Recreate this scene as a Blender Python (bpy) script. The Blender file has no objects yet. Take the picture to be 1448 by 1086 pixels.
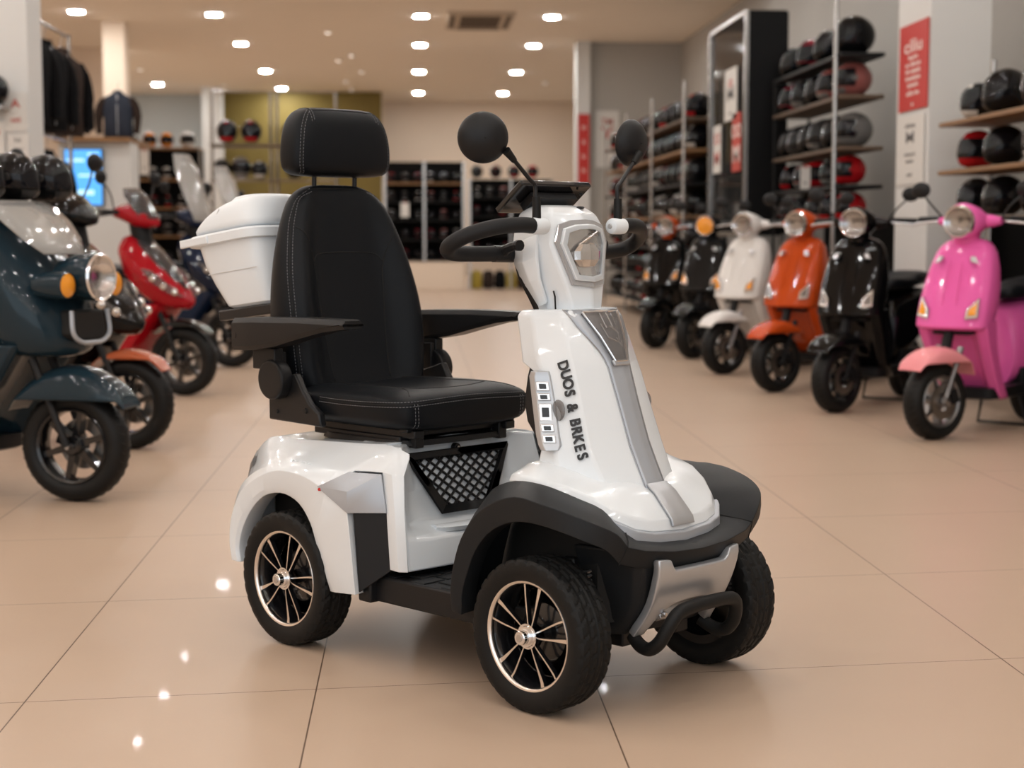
import bpy, bmesh, math, random
from math import sin, cos, pi, radians, sqrt, atan2
from mathutils import Vector, Matrix
from mathutils.bvhtree import BVHTree

random.seed(7)
S = bpy.context.scene
COL = S.collection

# ---------------------------------------------------------------- camera
FPX, CAMH = 2350.0, 1.12
PITCH = math.atan((543 - 328) / FPX)
YAW = math.atan((724 - 585) / FPX * cos(PITCH))
cam = bpy.data.cameras.new('camera')
cam.sensor_width = 36.0
cam.lens = FPX / 1448 * 36.0
cam.clip_end = 200
cam.dof.use_dof = True
cam.dof.focus_distance = 4.15
cam.dof.aperture_fstop = 3.2
cam.dof.aperture_blades = 0
camo = bpy.data.objects.new('camera', cam)
COL.objects.link(camo)
camo.location = (0, 0, CAMH)
camo.rotation_euler = (pi / 2 - PITCH, 0, -YAW)
S.camera = camo

# ---------------------------------------------------------------- world: added neutral fill light, entering by the unseen front left open
W = bpy.data.worlds.new('fill_world')
S.world = W
W.use_nodes = True
bg = W.node_tree.nodes['Background']
bg.inputs[0].default_value = (0.90, 0.955, 1.0, 1)
bg.inputs[1].default_value = 1.8

S.view_settings.view_transform = 'Standard'
S.view_settings.look = 'None'
S.view_settings.gamma = 1
S.view_settings.use_curve_mapping = False
S.view_settings.exposure = -0.26
S.cycles.max_bounces = 8
S.cycles.diffuse_bounces = 4
S.cycles.glossy_bounces = 3
S.cycles.transmission_bounces = 6
S.cycles.transparent_max_bounces = 10
S.cycles.caustics_reflective = False
S.cycles.caustics_refractive = False
S.cycles.sample_clamp_indirect = 4.0
LAMP_STRENGTH = 260.0
LAMP_COLOR = (1.0, 0.99, 0.965, 1)

# ---------------------------------------------------------------- materials
def mat(name, col, rough=0.5, metal=0.0, coat=0.0, spec=0.5, bump=0.0, bscale=200.0, var=0.0, vscale=6.0,
        emit=None, estr=0.0, alpha=1.0, trans=0.0, ior=1.45, sheen=0.0, flake=0.0):
    m = bpy.data.materials.new(name)
    m.use_nodes = True
    nt = m.node_tree
    b = nt.nodes['Principled BSDF']
    c = tuple(col) + (1,) if len(col) == 3 else col
    b.inputs['Base Color'].default_value = c
    b.inputs['Roughness'].default_value = rough
    b.inputs['Metallic'].default_value = metal
    b.inputs['Coat Weight'].default_value = coat
    b.inputs['Coat Roughness'].default_value = 0.04
    b.inputs['Specular IOR Level'].default_value = spec
    b.inputs['Transmission Weight'].default_value = trans
    b.inputs['IOR'].default_value = ior
    b.inputs['Alpha'].default_value = alpha
    if sheen:
        b.inputs['Sheen Weight'].default_value = sheen
    if emit:
        b.inputs['Emission Color'].default_value = tuple(emit) + (1,)
        b.inputs['Emission Strength'].default_value = estr
    tc = None
    def coord():
        return nt.nodes.new('ShaderNodeTexCoord').outputs['Object']
    if var:
        n = nt.nodes.new('ShaderNodeTexNoise')
        n.inputs['Scale'].default_value = vscale
        n.inputs['Detail'].default_value = 4
        nt.links.new(coord(), n.inputs['Vector'])
        r = nt.nodes.new('ShaderNodeMixRGB')
        r.blend_type = 'MIX'
        r.inputs[1].default_value = tuple(x * (1 - var) for x in c[:3]) + (1,)
        r.inputs[2].default_value = tuple(min(1, x * (1 + var)) for x in c[:3]) + (1,)
        nt.links.new(n.outputs['Fac'], r.inputs[0])
        nt.links.new(r.outputs[0], b.inputs['Base Color'])
    if bump:
        n = nt.nodes.new('ShaderNodeTexNoise')
        n.inputs['Scale'].default_value = bscale
        n.inputs['Detail'].default_value = 3
        nt.links.new(coord(), n.inputs['Vector'])
        bp = nt.nodes.new('ShaderNodeBump')
        bp.inputs['Strength'].default_value = bump
        bp.inputs['Distance'].default_value = 0.002
        nt.links.new(n.outputs['Fac'], bp.inputs['Height'])
        nt.links.new(bp.outputs[0], b.inputs['Normal'])
    return m

M = {}
def dm(key, *a, **k):
    M[key] = mat(key, *a, **k)
    return M[key]
dm('white_paint', (0.735, 0.775, 0.81), 0.22, coat=0.5)
dm('white_plastic', (0.735, 0.775, 0.81), 0.38)
dm('silver_paint', (0.40, 0.425, 0.465), 0.34, metal=0.35, coat=0.2)
dm('silver_satin', (0.50, 0.52, 0.55), 0.36, metal=0.7)
dm('black_plastic', (0.009, 0.009, 0.010), 0.42, spec=.3, bump=0.12, bscale=900)
dm('fender_plastic', (0.0125, 0.0138, 0.0155), 0.48, spec=.25, bump=0.15, bscale=900)
dm('vinyl', (0.0060, 0.0072, 0.0092), 0.42, spec=.17, bump=0.25, bscale=420)
dm('vinyl_insert', (0.017, 0.0175, 0.019), 0.44, bump=0.3, bscale=300)
dm('stitch', (0.16, 0.16, 0.17), 0.7)
dm('seam', (0.004, 0.004, 0.004), 0.8)
dm('tyre', (0.009, 0.009, 0.009), 0.5, spec=.22)
dm('rubber', (0.009, 0.009, 0.009), 0.5, spec=.25, bump=0.12, bscale=250)
dm('foam_grip', (0.009, 0.009, 0.010), 0.55, spec=.3, bump=0.25, bscale=500)
dm('black_paint', (0.006, 0.006, 0.007), 0.18, coat=0.3)
dm('black_metal', (0.010, 0.010, 0.011), 0.38, spec=.35)
dm('rim_black', (0.006, 0.006, 0.007), 0.22, coat=0.5)
dm('machined', (0.82, 0.78, 0.74), 0.22, metal=1.0)
dm('chrome', (0.80, 0.80, 0.81), 0.1, metal=1.0)
dm('steel', (0.55, 0.55, 0.56), 0.3, metal=1.0)
dm('disc_steel', (0.30, 0.28, 0.26), 0.35, metal=1.0)
dm('shadow_gap', (0.006, 0.006, 0.006), 0.7)
dm('clear', (1, 1, 1), 0.03, trans=1.0, ior=1.2, alpha=0.35)
dm('smoked', (0.16, 0.15, 0.15), 0.05, alpha=0.55, coat=0.6)
dm('reflector', (0.75, 0.75, 0.76), 0.14, metal=1.0)
dm('bowl', (0.62, 0.62, 0.62), 0.16, metal=.85)
dm('bowl_bright', (0.86, 0.86, 0.86), 0.12, metal=.7)
dm('lamp_gray_pale', (0.42, 0.42, 0.43), 0.2, metal=0.4, coat=0.5)
dm('lamp_gray', (0.30, 0.30, 0.31), 0.25, metal=0.5, coat=0.5)
dm('amber', (0.85, 0.32, 0.02), 0.12, coat=0.7)
dm('red_lens', (0.55, 0.01, 0.012), 0.15, coat=0.7)
dm('emblem_gray', (0.62, 0.62, 0.62), 0.4)
dm('ink', (0.012, 0.012, 0.014), 0.35)
dm('inner_gray', (0.12, 0.12, 0.12), 0.6)

# ---------------------------------------------------------------- mesh helpers
def sharpen(bm, ang):
    a = radians(ang)
    for e in bm.edges:
        if len(e.link_faces) == 2:
            e.smooth = e.calc_face_angle(0) < a
        else:
            e.smooth = True
    for f in bm.faces:
        f.smooth = True

def link(name, bm, m, parent=None, ang=35, bevel=0, segs=2, sub=0, solid=0, off=-1, recalc=True, weld=True, bang=28, loc=None):
    if weld:
        bmesh.ops.remove_doubles(bm, verts=bm.verts, dist=1e-5)
    if recalc:
        bmesh.ops.recalc_face_normals(bm, faces=bm.faces)
    sharpen(bm, ang if not sub else 180)
    me = bpy.data.meshes.new(name)
    bm.to_mesh(me)
    bm.free()
    o = bpy.data.objects.new(name, me)
    COL.objects.link(o)
    for mm in (m if isinstance(m, (list, tuple)) else [m]):
        me.materials.append(mm)
    if solid:
        md = o.modifiers.new('thickness', 'SOLIDIFY')
        md.thickness = solid
        md.offset = off
        md.use_even_offset = False
    if bevel:
        md = o.modifiers.new('edges', 'BEVEL')
        md.width = bevel
        md.segments = segs
        md.limit_method = 'ANGLE'
        md.angle_limit = radians(bang)
        md.harden_normals = False
    if sub:
        md = o.modifiers.new('smooth', 'SUBSURF')
        md.levels = sub
        md.render_levels = sub
    if parent:
        o.parent = parent
    if loc:
        o.location = loc
    return o

def nb():
    return bmesh.new()

def add_loft(bm, secs, closed=True, cap=True):
    rings = [[bm.verts.new(p) for p in s] for s in secs]
    n = len(rings[0])
    for a, b in zip(rings, rings[1:]):
        for i in range(n if closed else n - 1):
            j = (i + 1) % n
            try:
                bm.faces.new((a[i], a[j], b[j], b[i]))
            except ValueError:
                pass
    if cap and closed:
        bm.faces.new(rings[0][::-1])
        bm.faces.new(rings[-1])
    return bm

def sym(half):
    """half section on the right side (y<=0), first and last on the centre plane -> closed ring"""
    return [tuple(p) for p in half] + [(p[0], -p[1], p[2]) for p in half[-2:0:-1]]

def symopen(half):
    """half row, first point on centre plane -> open row from left to right"""
    return [(p[0], -p[1], p[2]) for p in half[:0:-1]] + [tuple(p) for p in half]

def catmull(pts, n=6, closed=False):
    P = [Vector(p) for p in pts]
    out = []
    m = len(P)
    rng = range(m if closed else m - 1)
    for i in rng:
        p0 = P[(i - 1) % m] if (closed or i > 0) else P[0] * 2 - P[1]
        p1 = P[i]
        p2 = P[(i + 1) % m]
        p3 = P[(i + 2) % m] if (closed or i + 2 < m) else P[-1] * 2 - P[-2]
        for k in range(n):
            t = k / n
            out.append(0.5 * ((2 * p1) + (p2 - p0) * t + (2 * p0 - 5 * p1 + 4 * p2 - p3) * t * t + (3 * p1 - p0 - 3 * p2 + p3) * t ** 3))
    if not closed:
        out.append(P[-1])
    return out

def add_tube(bm, pts, r, n=10, closed=False, cap=True):
    P = [Vector(p) for p in pts]
    m = len(P)
    rad = r if isinstance(r, (list, tuple)) else [r] * m
    if len(rad) != m:
        rad = [rad[min(len(rad) - 1, int(i * len(rad) / m))] for i in range(m)]
    rings = []
    up = None
    for i in range(m):
        if closed:
            t = (P[(i + 1) % m] - P[i - 1])
        else:
            t = P[min(i + 1, m - 1)] - P[max(i - 1, 0)]
        if t.length < 1e-9:
            t = Vector((0, 0, 1))
        t.normalize()
        if up is None:
            up = Vector((0, 0, 1)) if abs(t.z) < 0.9 else Vector((1, 0, 0))
        s = t.cross(up)
        if s.length < 1e-6:
            s = t.orthogonal()
        s.normalize()
        up = s.cross(t).normalized()
        rings.append([bm.verts.new(P[i] + (s * cos(2 * pi * k / n) + up * sin(2 * pi * k / n)) * rad[i]) for k in range(n)])
    for i in range(m if closed else m - 1):
        a, b = rings[i], rings[(i + 1) % m]
        for k in range(n):
            bm.faces.new((a[k], a[(k + 1) % n], b[(k + 1) % n], b[k]))
    if cap and not closed:
        bm.faces.new(rings[0][::-1])
        bm.faces.new(rings[-1])
    return bm

def add_box(bm, c, s, rot=None):
    x, y, z = s[0] / 2, s[1] / 2, s[2] / 2
    vs = []
    for dx, dy, dz in ((-1, -1, -1), (1, -1, -1), (1, 1, -1), (-1, 1, -1), (-1, -1, 1), (1, -1, 1), (1, 1, 1), (-1, 1, 1)):
        v = Vector((dx * x, dy * y, dz * z))
        if rot:
            v = rot @ v
        vs.append(bm.verts.new(v + Vector(c)))
    for f in ((0, 3, 2, 1), (4, 5, 6, 7), (0, 1, 5, 4), (1, 2, 6, 5), (2, 3, 7, 6), (3, 0, 4, 7)):
        bm.faces.new([vs[i] for i in f])
    return bm

def add_lathe(bm, prof, n=32, axis='y', c=(0, 0, 0), a0=0, a1=2 * pi, rot=None, cap=False):
    """prof: list of (radius, height along axis)"""
    full = abs(a1 - a0 - 2 * pi) < 1e-6
    k = n if full else n + 1
    rings = []
    for i in range(k):
        t = a0 + (a1 - a0) * i / n
        ring = []
        for r, h in prof:
            if axis == 'y':
                v = Vector((r * cos(t), h, r * sin(t)))
            elif axis == 'z':
                v = Vector((r * cos(t), r * sin(t), h))
            else:
                v = Vector((h, r * cos(t), r * sin(t)))
            if rot:
                v = rot @ v
            ring.append(bm.verts.new(v + Vector(c)))
        rings.append(ring)
    for i in range(n):
        a, b = rings[i], rings[(i + 1) % k]
        for j in range(len(prof) - 1):
            if prof[j][0] < 1e-7 and prof[j + 1][0] < 1e-7:
                continue
            try:
                bm.faces.new((a[j], a[j + 1], b[j + 1], b[j]))
            except ValueError:
                pass
    return bm

def add_poly(bm, pts):
    return bm.faces.new([bm.verts.new(p) for p in pts])

def add_prism(bm, pts, d):
    """polygon pts extruded by vector d"""
    d = Vector(d)
    a = [bm.verts.new(Vector(p)) for p in pts]
    b = [bm.verts.new(Vector(p) + d) for p in pts]
    n = len(a)
    bm.faces.new(a[::-1])
    bm.faces.new(b)
    for i in range(n):
        bm.faces.new((a[i], a[(i + 1) % n], b[(i + 1) % n], b[i]))
    return bm

def add_ellipsoid(bm, c, r, nu=20, nv=12, rot=None, v0=-pi / 2, v1=pi / 2):
    rows = []
    for j in range(nv + 1):
        v = v0 + (v1 - v0) * j / nv
        row = []
        for i in range(nu):
            u = 2 * pi * i / nu
            p = Vector((r[0] * cos(v) * cos(u), r[1] * cos(v) * sin(u), r[2] * sin(v)))
            if rot:
                p = rot @ p
            row.append(bm.verts.new(p + Vector(c)))
        rows.append(row)
    for a, b in zip(rows, rows[1:]):
        for i in range(nu):
            try:
                bm.faces.new((a[i], a[(i + 1) % nu], b[(i + 1) % nu], b[i]))
            except ValueError:
                pass
    return bm

def grid_faces(bm, rows):
    R = [[bm.verts.new(p) for p in r] for r in rows]
    for a, b in zip(R, R[1:]):
        for i in range(len(a) - 1):
            try:
                bm.faces.new((a[i], a[i + 1], b[i + 1], b[i]))
            except ValueError:
                pass
    return bm

def sect(cx, cy, z, hx, hy, e=4.0, n=24):
    """superellipse ring in a horizontal plane"""
    out = []
    for i in range(n):
        t = 2 * pi * i / n
        c, s = cos(t), sin(t)
        out.append((cx + hx * abs(c) ** (2 / e) * (1 if c >= 0 else -1), cy + hy * abs(s) ** (2 / e) * (1 if s >= 0 else -1), z))
    return out

def lerp(a, b, t):
    return a + (b - a) * t

def interp(x, xs, ys):
    if x <= xs[0]:
        return ys[0]
    for i in range(len(xs) - 1):
        if x <= xs[i + 1]:
            t = (x - xs[i]) / (xs[i + 1] - xs[i])
            return ys[i] + (ys[i + 1] - ys[i]) * t
    return ys[-1]

# ---------------------------------------------------------------- object bookkeeping
def tag(o, label, cat, group=None):
    o['label'] = label
    o['category'] = cat
    if group:
        o['group'] = group
    return o

def thing(name, label, cat, loc=(0, 0, 0), rz=0.0, group=None):
    o = bpy.data.objects.new(name, None)
    o.empty_display_size = 0.1
    COL.objects.link(o)
    o.location = loc
    o.rotation_euler = (0, 0, rz)
    return tag(o, label, cat, group)

def struct(o):
    o['kind'] = 'structure'
    return o

def copy_tree(o, parent=None):
    c = o.copy()
    COL.objects.link(c)
    if parent:
        c.parent = parent
    for ch in list(o.children):
        copy_tree(ch, c)
    return c

def text_mesh(s, size, depth=0.001, bold=0.0, shear=0.0):
    cu = bpy.data.curves.new('lettering', 'FONT')
    cu.body = s
    cu.size = size
    cu.extrude = depth
    cu.offset = bold
    cu.shear = shear
    cu.align_x = 'CENTER'
    cu.align_y = 'CENTER'
    o = bpy.data.objects.new('lettering', cu)
    COL.objects.link(o)
    dg = bpy.context.evaluated_depsgraph_get()
    dg.update()
    me = bpy.data.meshes.new_from_object(o.evaluated_get(dg))
    bpy.data.objects.remove(o)
    bpy.data.curves.remove(cu)
    return me

def add_mesh(bm, me, mtx):
    t = bmesh.new()
    t.from_mesh(me)
    bmesh.ops.transform(t, matrix=mtx, verts=t.verts)
    tmp = bpy.data.meshes.new('tmp')
    t.to_mesh(tmp)
    t.free()
    bm.from_mesh(tmp)
    bpy.data.meshes.remove(tmp)
    return bm
# ================================================================ room
CEIL = 4.44
XL, XR, YB, YF = -7.6, 4.72, 43.0, -4.0  # no wall at the unseen front, so the world fill light gets in
def floor_mat():
    m = mat('floor_tile', (0.42, 0.27, 0.17), 0.16)
    nt = m.node_tree
    b = nt.nodes['Principled BSDF']
    geo = nt.nodes.new('ShaderNodeNewGeometry')
    sep = nt.nodes.new('ShaderNodeSeparateXYZ')
    nt.links.new(geo.outputs['Position'], sep.inputs[0])
    def mth(op, a, b_=None):
        n = nt.nodes.new('ShaderNodeMath')
        n.operation = op
        for i, v in enumerate((a, b_)):
            if v is None:
                continue
            if isinstance(v, (int, float)):
                n.inputs[i].default_value = v
            else:
                nt.links.new(v, n.inputs[i])
        return n.outputs[0]
    def line(ax, org, per):
        f = mth('PINGPONG', mth('SUBTRACT', ax, org), per / 2)
        return mth('LESS_THAN', f, 0.0018)
    left = mth('MULTIPLY', line(sep.outputs[0], 0.445, 0.69), mth('LESS_THAN', sep.outputs[0], 0.5))
    right = mth('MULTIPLY', line(sep.outputs[0], 0.445, 1.095), mth('GREATER_THAN', sep.outputs[0], 0.4))
    cross = line(mth('SUBTRACT', sep.outputs[1], mth('MULTIPLY', sep.outputs[0], 0.105)), 4.05, 1.09)
    g = mth('MAXIMUM', mth('MAXIMUM', left, right), cross)
    n1 = nt.nodes.new('ShaderNodeTexNoise')
    n1.inputs['Scale'].default_value = 1.3
    n1.inputs['Detail'].default_value = 6
    n1.inputs['Roughness'].default_value = 0.65
    nt.links.new(geo.outputs['Position'], n1.inputs['Vector'])
    n2 = nt.nodes.new('ShaderNodeTexNoise')
    n2.inputs['Scale'].default_value = 120
    n2.inputs['Detail'].default_value = 4
    nt.links.new(geo.outputs['Position'], n2.inputs['Vector'])
    mx = nt.nodes.new('ShaderNodeMixRGB')
    mx.inputs[1].default_value = (0.47, 0.345, 0.255, 1)
    mx.inputs[2].default_value = (0.54, 0.405, 0.305, 1)
    nt.links.new(mth('ADD', mth('MULTIPLY', n1.outputs['Fac'], 0.7), mth('MULTIPLY', n2.outputs['Fac'], 0.3)), mx.inputs[0])
    mg = nt.nodes.new('ShaderNodeMixRGB')
    mg.inputs[2].default_value = (0.13, 0.085, 0.06, 1)
    nt.links.new(mx.outputs[0], mg.inputs[1])
    nt.links.new(g, mg.inputs[0])
    nt.links.new(mg.outputs[0], b.inputs['Base Color'])
    nt.links.new(mth('ADD', mth('MULTIPLY', n2.outputs['Fac'], 0.06), 0.33), b.inputs['Roughness'])
    b.inputs['Specular IOR Level'].default_value = 0.15
    b.inputs['Coat Weight'].default_value = 0.035
    b.inputs['Coat Roughness'].default_value = 0.03
    bp = nt.nodes.new('ShaderNodeBump')
    bp.inputs['Strength'].default_value = 0.012
    bp.inputs['Distance'].default_value = 0.003
    nt.links.new(n2.outputs['Fac'], bp.inputs['Height'])
    nt.links.new(bp.outputs[0], b.inputs['Normal'])
    return m
M['floor'] = floor_mat()
dm('ceiling_paint', (0.92, 0.83, 0.72), 0.85, var=.02, vscale=2)
dm('wall_cream', (0.78, 0.65, 0.53), 0.8, var=.03, vscale=1.5)
dm('wall_gray', (0.42, 0.40, 0.37), 0.8, var=.03, vscale=1.5)
dm('wall_cool', (0.55, 0.60, 0.62), 0.8, var=.03, vscale=1.5)
dm('pillar_white', (0.66, 0.66, 0.65), 0.7, var=.02, vscale=2)
dm('olive_panel', (0.17, 0.125, 0.028), 0.7, var=.10, vscale=1.2)
dm('lamp_glow', (1, 1, 1), 0.5, emit=LAMP_COLOR[:3], estr=LAMP_STRENGTH * 1.9)
dm('lamp_glow_far', (1, 1, 1), 0.5, emit=LAMP_COLOR[:3], estr=LAMP_STRENGTH * 1.7)
dm('lamp_trim', (0.8, 0.78, 0.75), 0.4)
dm('vent_cream', (0.55, 0.46, 0.36), 0.6)
dm('vent_dark', (0.13, 0.10, 0.075), 0.7)

def slab(name, x0, x1, y0, y1, z0, z1, m, parent=None, bevel=0):
    bm = nb()
    add_box(bm, ((x0 + x1) / 2, (y0 + y1) / 2, (z0 + z1) / 2), (x1 - x0, y1 - y0, z1 - z0))
    return link(name, bm, m, parent, bevel=bevel)

struct(slab('floor', XL - .2, XR + .2, YF, YB + .2, -.1, 0, M['floor']))
struct(slab('ceiling', XL - .2, XR + .2, YF, YB + .2, CEIL, CEIL + .1, M['ceiling_paint']))
struct(slab('wall_right', XR, XR + .15, YF, YB + .2, 0, CEIL, M['wall_gray']))
struct(slab('wall_left', XL - .15, XL, YF, YB + .2, 0, CEIL, M['wall_cream']))
struct(slab('wall_back', XL, XR, YB, YB + .15, 0, CEIL, M['wall_cream']))
struct(slab('wall_return', 3.08, XR, 29.5, 29.7, 0, CEIL, M['wall_gray']))

# recessed downlights
def downlight(x, y, label, r=.105, group='recessed ceiling downlights', glow='lamp_glow_far'):
    t = thing('downlight', label, 'ceiling light', (x, y, CEIL), 0, group)
    bm = nb()
    add_lathe(bm, [(r, .004), (r + .012, -.004), (r + .018, -.006), (r + .022, 0)], 28, 'z')
    link('trim_ring', bm, M['lamp_trim'], t)
    bm = nb()
    P0 = [(r * cos(2 * pi * k / 16), -r * sin(2 * pi * k / 16), 0) for k in range(16)]
    P1 = [(p[0] * .93, p[1] * .93, -.011) for p in P0]
    add_poly(bm, P1)
    for k in range(16):
        add_poly(bm, [P0[k], P0[(k + 1) % 16], P1[(k + 1) % 16], P1[k]])
    link('diffuser', bm, M[glow], t)
    return t
ROWS = [-2.4 + 1.85 * k for k in range(14)]
for X in (-6.6, -5.3, -4.1, -3.04, -1.45, .13, 1.2, 2.3, 3.6):
    for y in ROWS:
        downlight(X, y, 'round warm white recessed downlight overhead in the white ceiling', .042, 'downlights overhead', 'lamp_glow')
ORD = ['nearest', 'second', 'third', 'farthest']
for nm, pts in (('leftmost', ((-5.08, 25.9), (-5.5, 31.7), (-6.6, 34.8), (-5.75, 38.4))), ('left of centre', ((-3.04, 26.1), (-3.04, 30.1), (-3.04, 35.1), (-3.04, 39.3))), ('central', ((.13, 26.1), (.13, 30.1), (.13, 35.1), (.13, 40.4))), ('right', ((2.16, 26.1), (2.16, 30.1), (2.16, 35.1), (2.16, 40.4)))):
    for i, (x, y) in enumerate(pts):
        downlight(x, y, 'round white recessed downlight, %s in the %s row of the ceiling' % (ORD[i], nm))
# ================================================================ the white mobility scooter
HERO = thing('mobility_scooter', 'white four-wheeled mobility scooter with black padded seat, centre of the floor',
             'mobility scooter', (0.2191, 4.3713, 0), -0.8395)
R_T, TRK, AXL = 0.183, 0.3154, 0.461

def hero_wheel(parent):
    bm = nb()
    NS = 270
    prof = [(-.045, .128), (-.052, .140), (-.055, .155), (-.0545, .166), (-.052, .174), (-.047, .180), (-.040, .1822)]
    mid = [(-.034, .1828), (-.030, .183), (-.024, .183), (-.020, .183), (-.014, .183), (-.008, .183), (-.004, .183), (0, .183)]
    half = prof + mid
    full = half + [(-h, r) for h, r in half[-2::-1]]
    rings = []
    for i in range(NS):
        ph = i / NS
        ring = []
        for h, r in full:
            d = 0
            if r > .1735:
                a = abs(h)
                u = (ph * 30 + a * 26 * (1 if h < 0 else -1) * 0.0 + a * 30) % 1.0
                if u < 0.23 and a > .004:
                    d = .0032 if a < .046 else .0028
                if abs(a - .022) < .0021 or a < .002:
                    d = .003
            t = 2 * pi * ph
            ring.append(bm.verts.new(((r - d) * cos(t), h, (r - d) * sin(t))))
        rings.append(ring)
    for i in range(NS):
        a, b = rings[i], rings[(i + 1) % NS]
        for j in range(len(full) - 1):
            bm.faces.new((a[j], a[j + 1], b[j + 1], b[j]))
    w = link('wheel', bm, M['tyre'], parent, ang=22)
    # sidewall bead line
    bm = nb()
    add_lathe(bm, [(.1275, -.040), (.131, -.046), (.130, -.0475), (.1262, -.047), (.1225, -.043), (.1215, -.034), (.1235, -.030), (.1275, -.034), (.1275, -.040)], 72)
    link('rim_lip', bm, M['machined'], w, ang=60)
    bm = nb()
    add_lathe(bm, [(.1245, -.036), (.117, -.026), (.112, -.004), (.108, .012), (.106, .03), (.02, .034), (.0, .034)], 60)
    add_lathe(bm, [(.128, -.04), (.128, .045), (.106, .045), (.106, .03)], 60)
    add_lathe(bm, [(.07, .030), (.07, .012), (.062, .008), (.02, .006), (.02, -.01)], 40)
    link('rim_barrel', bm, M['rim_black'], w, ang=40)
    for p in range(5):
        base = 2 * pi * p / 5 + radians(14)
        for s in (-1, 1):
            bm = nb()
            secs = []
            for k in range(9):
                t = k / 8
                r = lerp(.026, .1235, t)
                ang = base + s * radians(lerp(13.5, 11.5, t)) + radians(7) * sin(t * pi * .5) - radians(4) * t
                wd = lerp(.0014, .0028 if s < 0 else .0024, t)
                if s < 0:
                    wd += .0045 * max(0, t - .45)
                z0 = lerp(-.040, -.036, t) if t < .92 else -.038
                rd = Vector((cos(ang), 0, sin(ang)))
                tn = Vector((-sin(ang), 0, cos(ang)))
                c = rd * r
                f = Vector((0, z0, 0))
                b2 = Vector((0, z0 + .012, 0))
                secs.append([c - tn * wd + f, c + tn * wd + f, c + tn * (wd + .0012) + b2, c - tn * (wd + .0012) + b2])
            add_loft(bm, secs)
            for fc in bm.faces:
                n = fc.calc_center_median()
                fc.material_index = 1
            bm.normal_update()
            for fc in bm.faces:
                ys = [v.co.y for v in fc.verts]
                if max(ys) < -.0345:
                    fc.material_index = 0
            link('spoke', bm, [M['machined'], M['rim_black']], w, ang=25)
    bm = nb()
    add_lathe(bm, [(.0, -.072), (.0145, -.072), (.0165, -.070), (.0165, -.056), (.0195, -.054), (.0195, -.050), (.024, -.050), (.026, -.047), (.030, -.047), (.031, -.043), (.031, -.026), (.0, -.026)], 36)
    link('hub_cap', bm, M['chrome'], w, ang=30)
    bm = nb()
    add_lathe(bm, [(.0, -.0735), (.009, -.0735), (.0095, -.0715), (.0, -.0715)], 24)
    link('cap_emblem', bm, M['steel'], w, ang=30)
    return w

w0 = hero_wheel(HERO)
w0.location = (AXL, -TRK, R_T)
w0.rotation_euler = (0, radians(3), 0)
for x, s, a in ((-AXL, -1, 20), (AXL, 1, 40), (-AXL, 1, 8)):
    w = copy_tree(w0, HERO)
    w.location = (x, s * TRK, R_T)
    w.rotation_euler = (0, radians(a), pi if s > 0 else 0)

# ---- rear cover with wheel-arch fenders
A = [(-.659, .201), (-.668, .24), (-.654, .290), (-.617, .346), (-.569, .388), (-.521, .409), (-.456, .415), (-.394, .395), (-.349, .350), (-.323, .295), (-.295, .235), (-.266, .177)]
B = [(-.690, .203), (-.700, .26), (-.688, .33), (-.645, .40), (-.585, .440), (-.52, .468), (-.453, .480), (-.362, .474), (-.29, .452), (-.24, .428), (-.182, .398), (-.152, .187)]
Mi = [(-.70, .21), (-.712, .28), (-.705, .36), (-.672, .43), (-.605, .478), (-.53, .50), (-.453, .508), (-.37, .506), (-.295, .50), (-.21, .50)]
D = [(-.70, .25), (-.715, .31), (-.722, .40), (-.730, .48), (-.66, .543), (-.55, .547), (-.45, .552), (-.36, .556), (-.27, .560), (-.17, .566)]
def res2(L, n=3):
    return [(p.x, p.z) for p in catmull([(a, 0, b) for a, b in L], n)]
def res3(L, n=3):
    return [tuple(p) for p in catmull(L, n)]
A10, B10, M10, D10 = res2(A[:10]), res2(B[:10]), res2(Mi), res2(D)
bm = nb()
for s in (1, -1):
    rows = []
    for i in range(len(A10)):
        rows.append([(A10[i][0], -s * .30, A10[i][1] + .004), (A10[i][0], -s * .357, A10[i][1]), (lerp(A10[i][0], B10[i][0], .25), -s * .365, lerp(A10[i][1], B10[i][1], .25)), (B10[i][0], -s * .367, B10[i][1]),
                     (lerp(B10[i][0], M10[i][0], .6), -s * .352, lerp(B10[i][1], M10[i][1], .55)), (M10[i][0], -s * .318, M10[i][1]), (D10[i][0], -s * .262, D10[i][1] - .012), (D10[i][0], -s * .248, D10[i][1]), (D10[i][0], 0, D10[i][1] + .006 if i > 11 else D10[i][1])])
    grid_faces(bm, rows)
    # leg in front of the rear wheel
    rows = []
    for i in (9, 10, 11):
        rows.append([(A[i][0], -s * .30, A[i][1]), (A[i][0], -s * .357, A[i][1]), (lerp(A[i][0], B[i][0], .25), -s * .365, lerp(A[i][1], B[i][1], .25)), (B[i][0], -s * .367, B[i][1]), (B[i][0] - .01, -s * .31, B[i][1])])
    grid_faces(bm, rows)
    # shoulder running into the front pillar
    g = [[(-.17, .248, .566), (-.14, .250, .566), (-.115, .254, .563), (-.09, .255, .558), (-.07, .250, .55)],
         [(-.17, .262, .554), (-.14, .266, .553), (-.112, .270, .549), (-.085, .270, .545), (-.06, .260, .540)],
         [(-.21, .318, .50), (-.16, .313, .503), (-.115, .304, .503), (-.083, .300, .50), (-.055, .283, .497)]]
    grid_faces(bm, [[(x, -s * y, z) for x, y, z in r] for r in g])
    g = [g[2][2:], [(-.10, .309, .40), (-.065, .306, .40), (-.045, .290, .40)], [(-.095, .310, .255), (-.05, .308, .252), (-.03, .293, .252)]]
    grid_faces(bm, [[(x, -s * y, z) for x, y, z in r] for r in g])
rearc = link('rear_cover', bm, M['white_paint'], HERO, ang=30, solid=.006, bevel=.004, segs=2)
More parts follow.
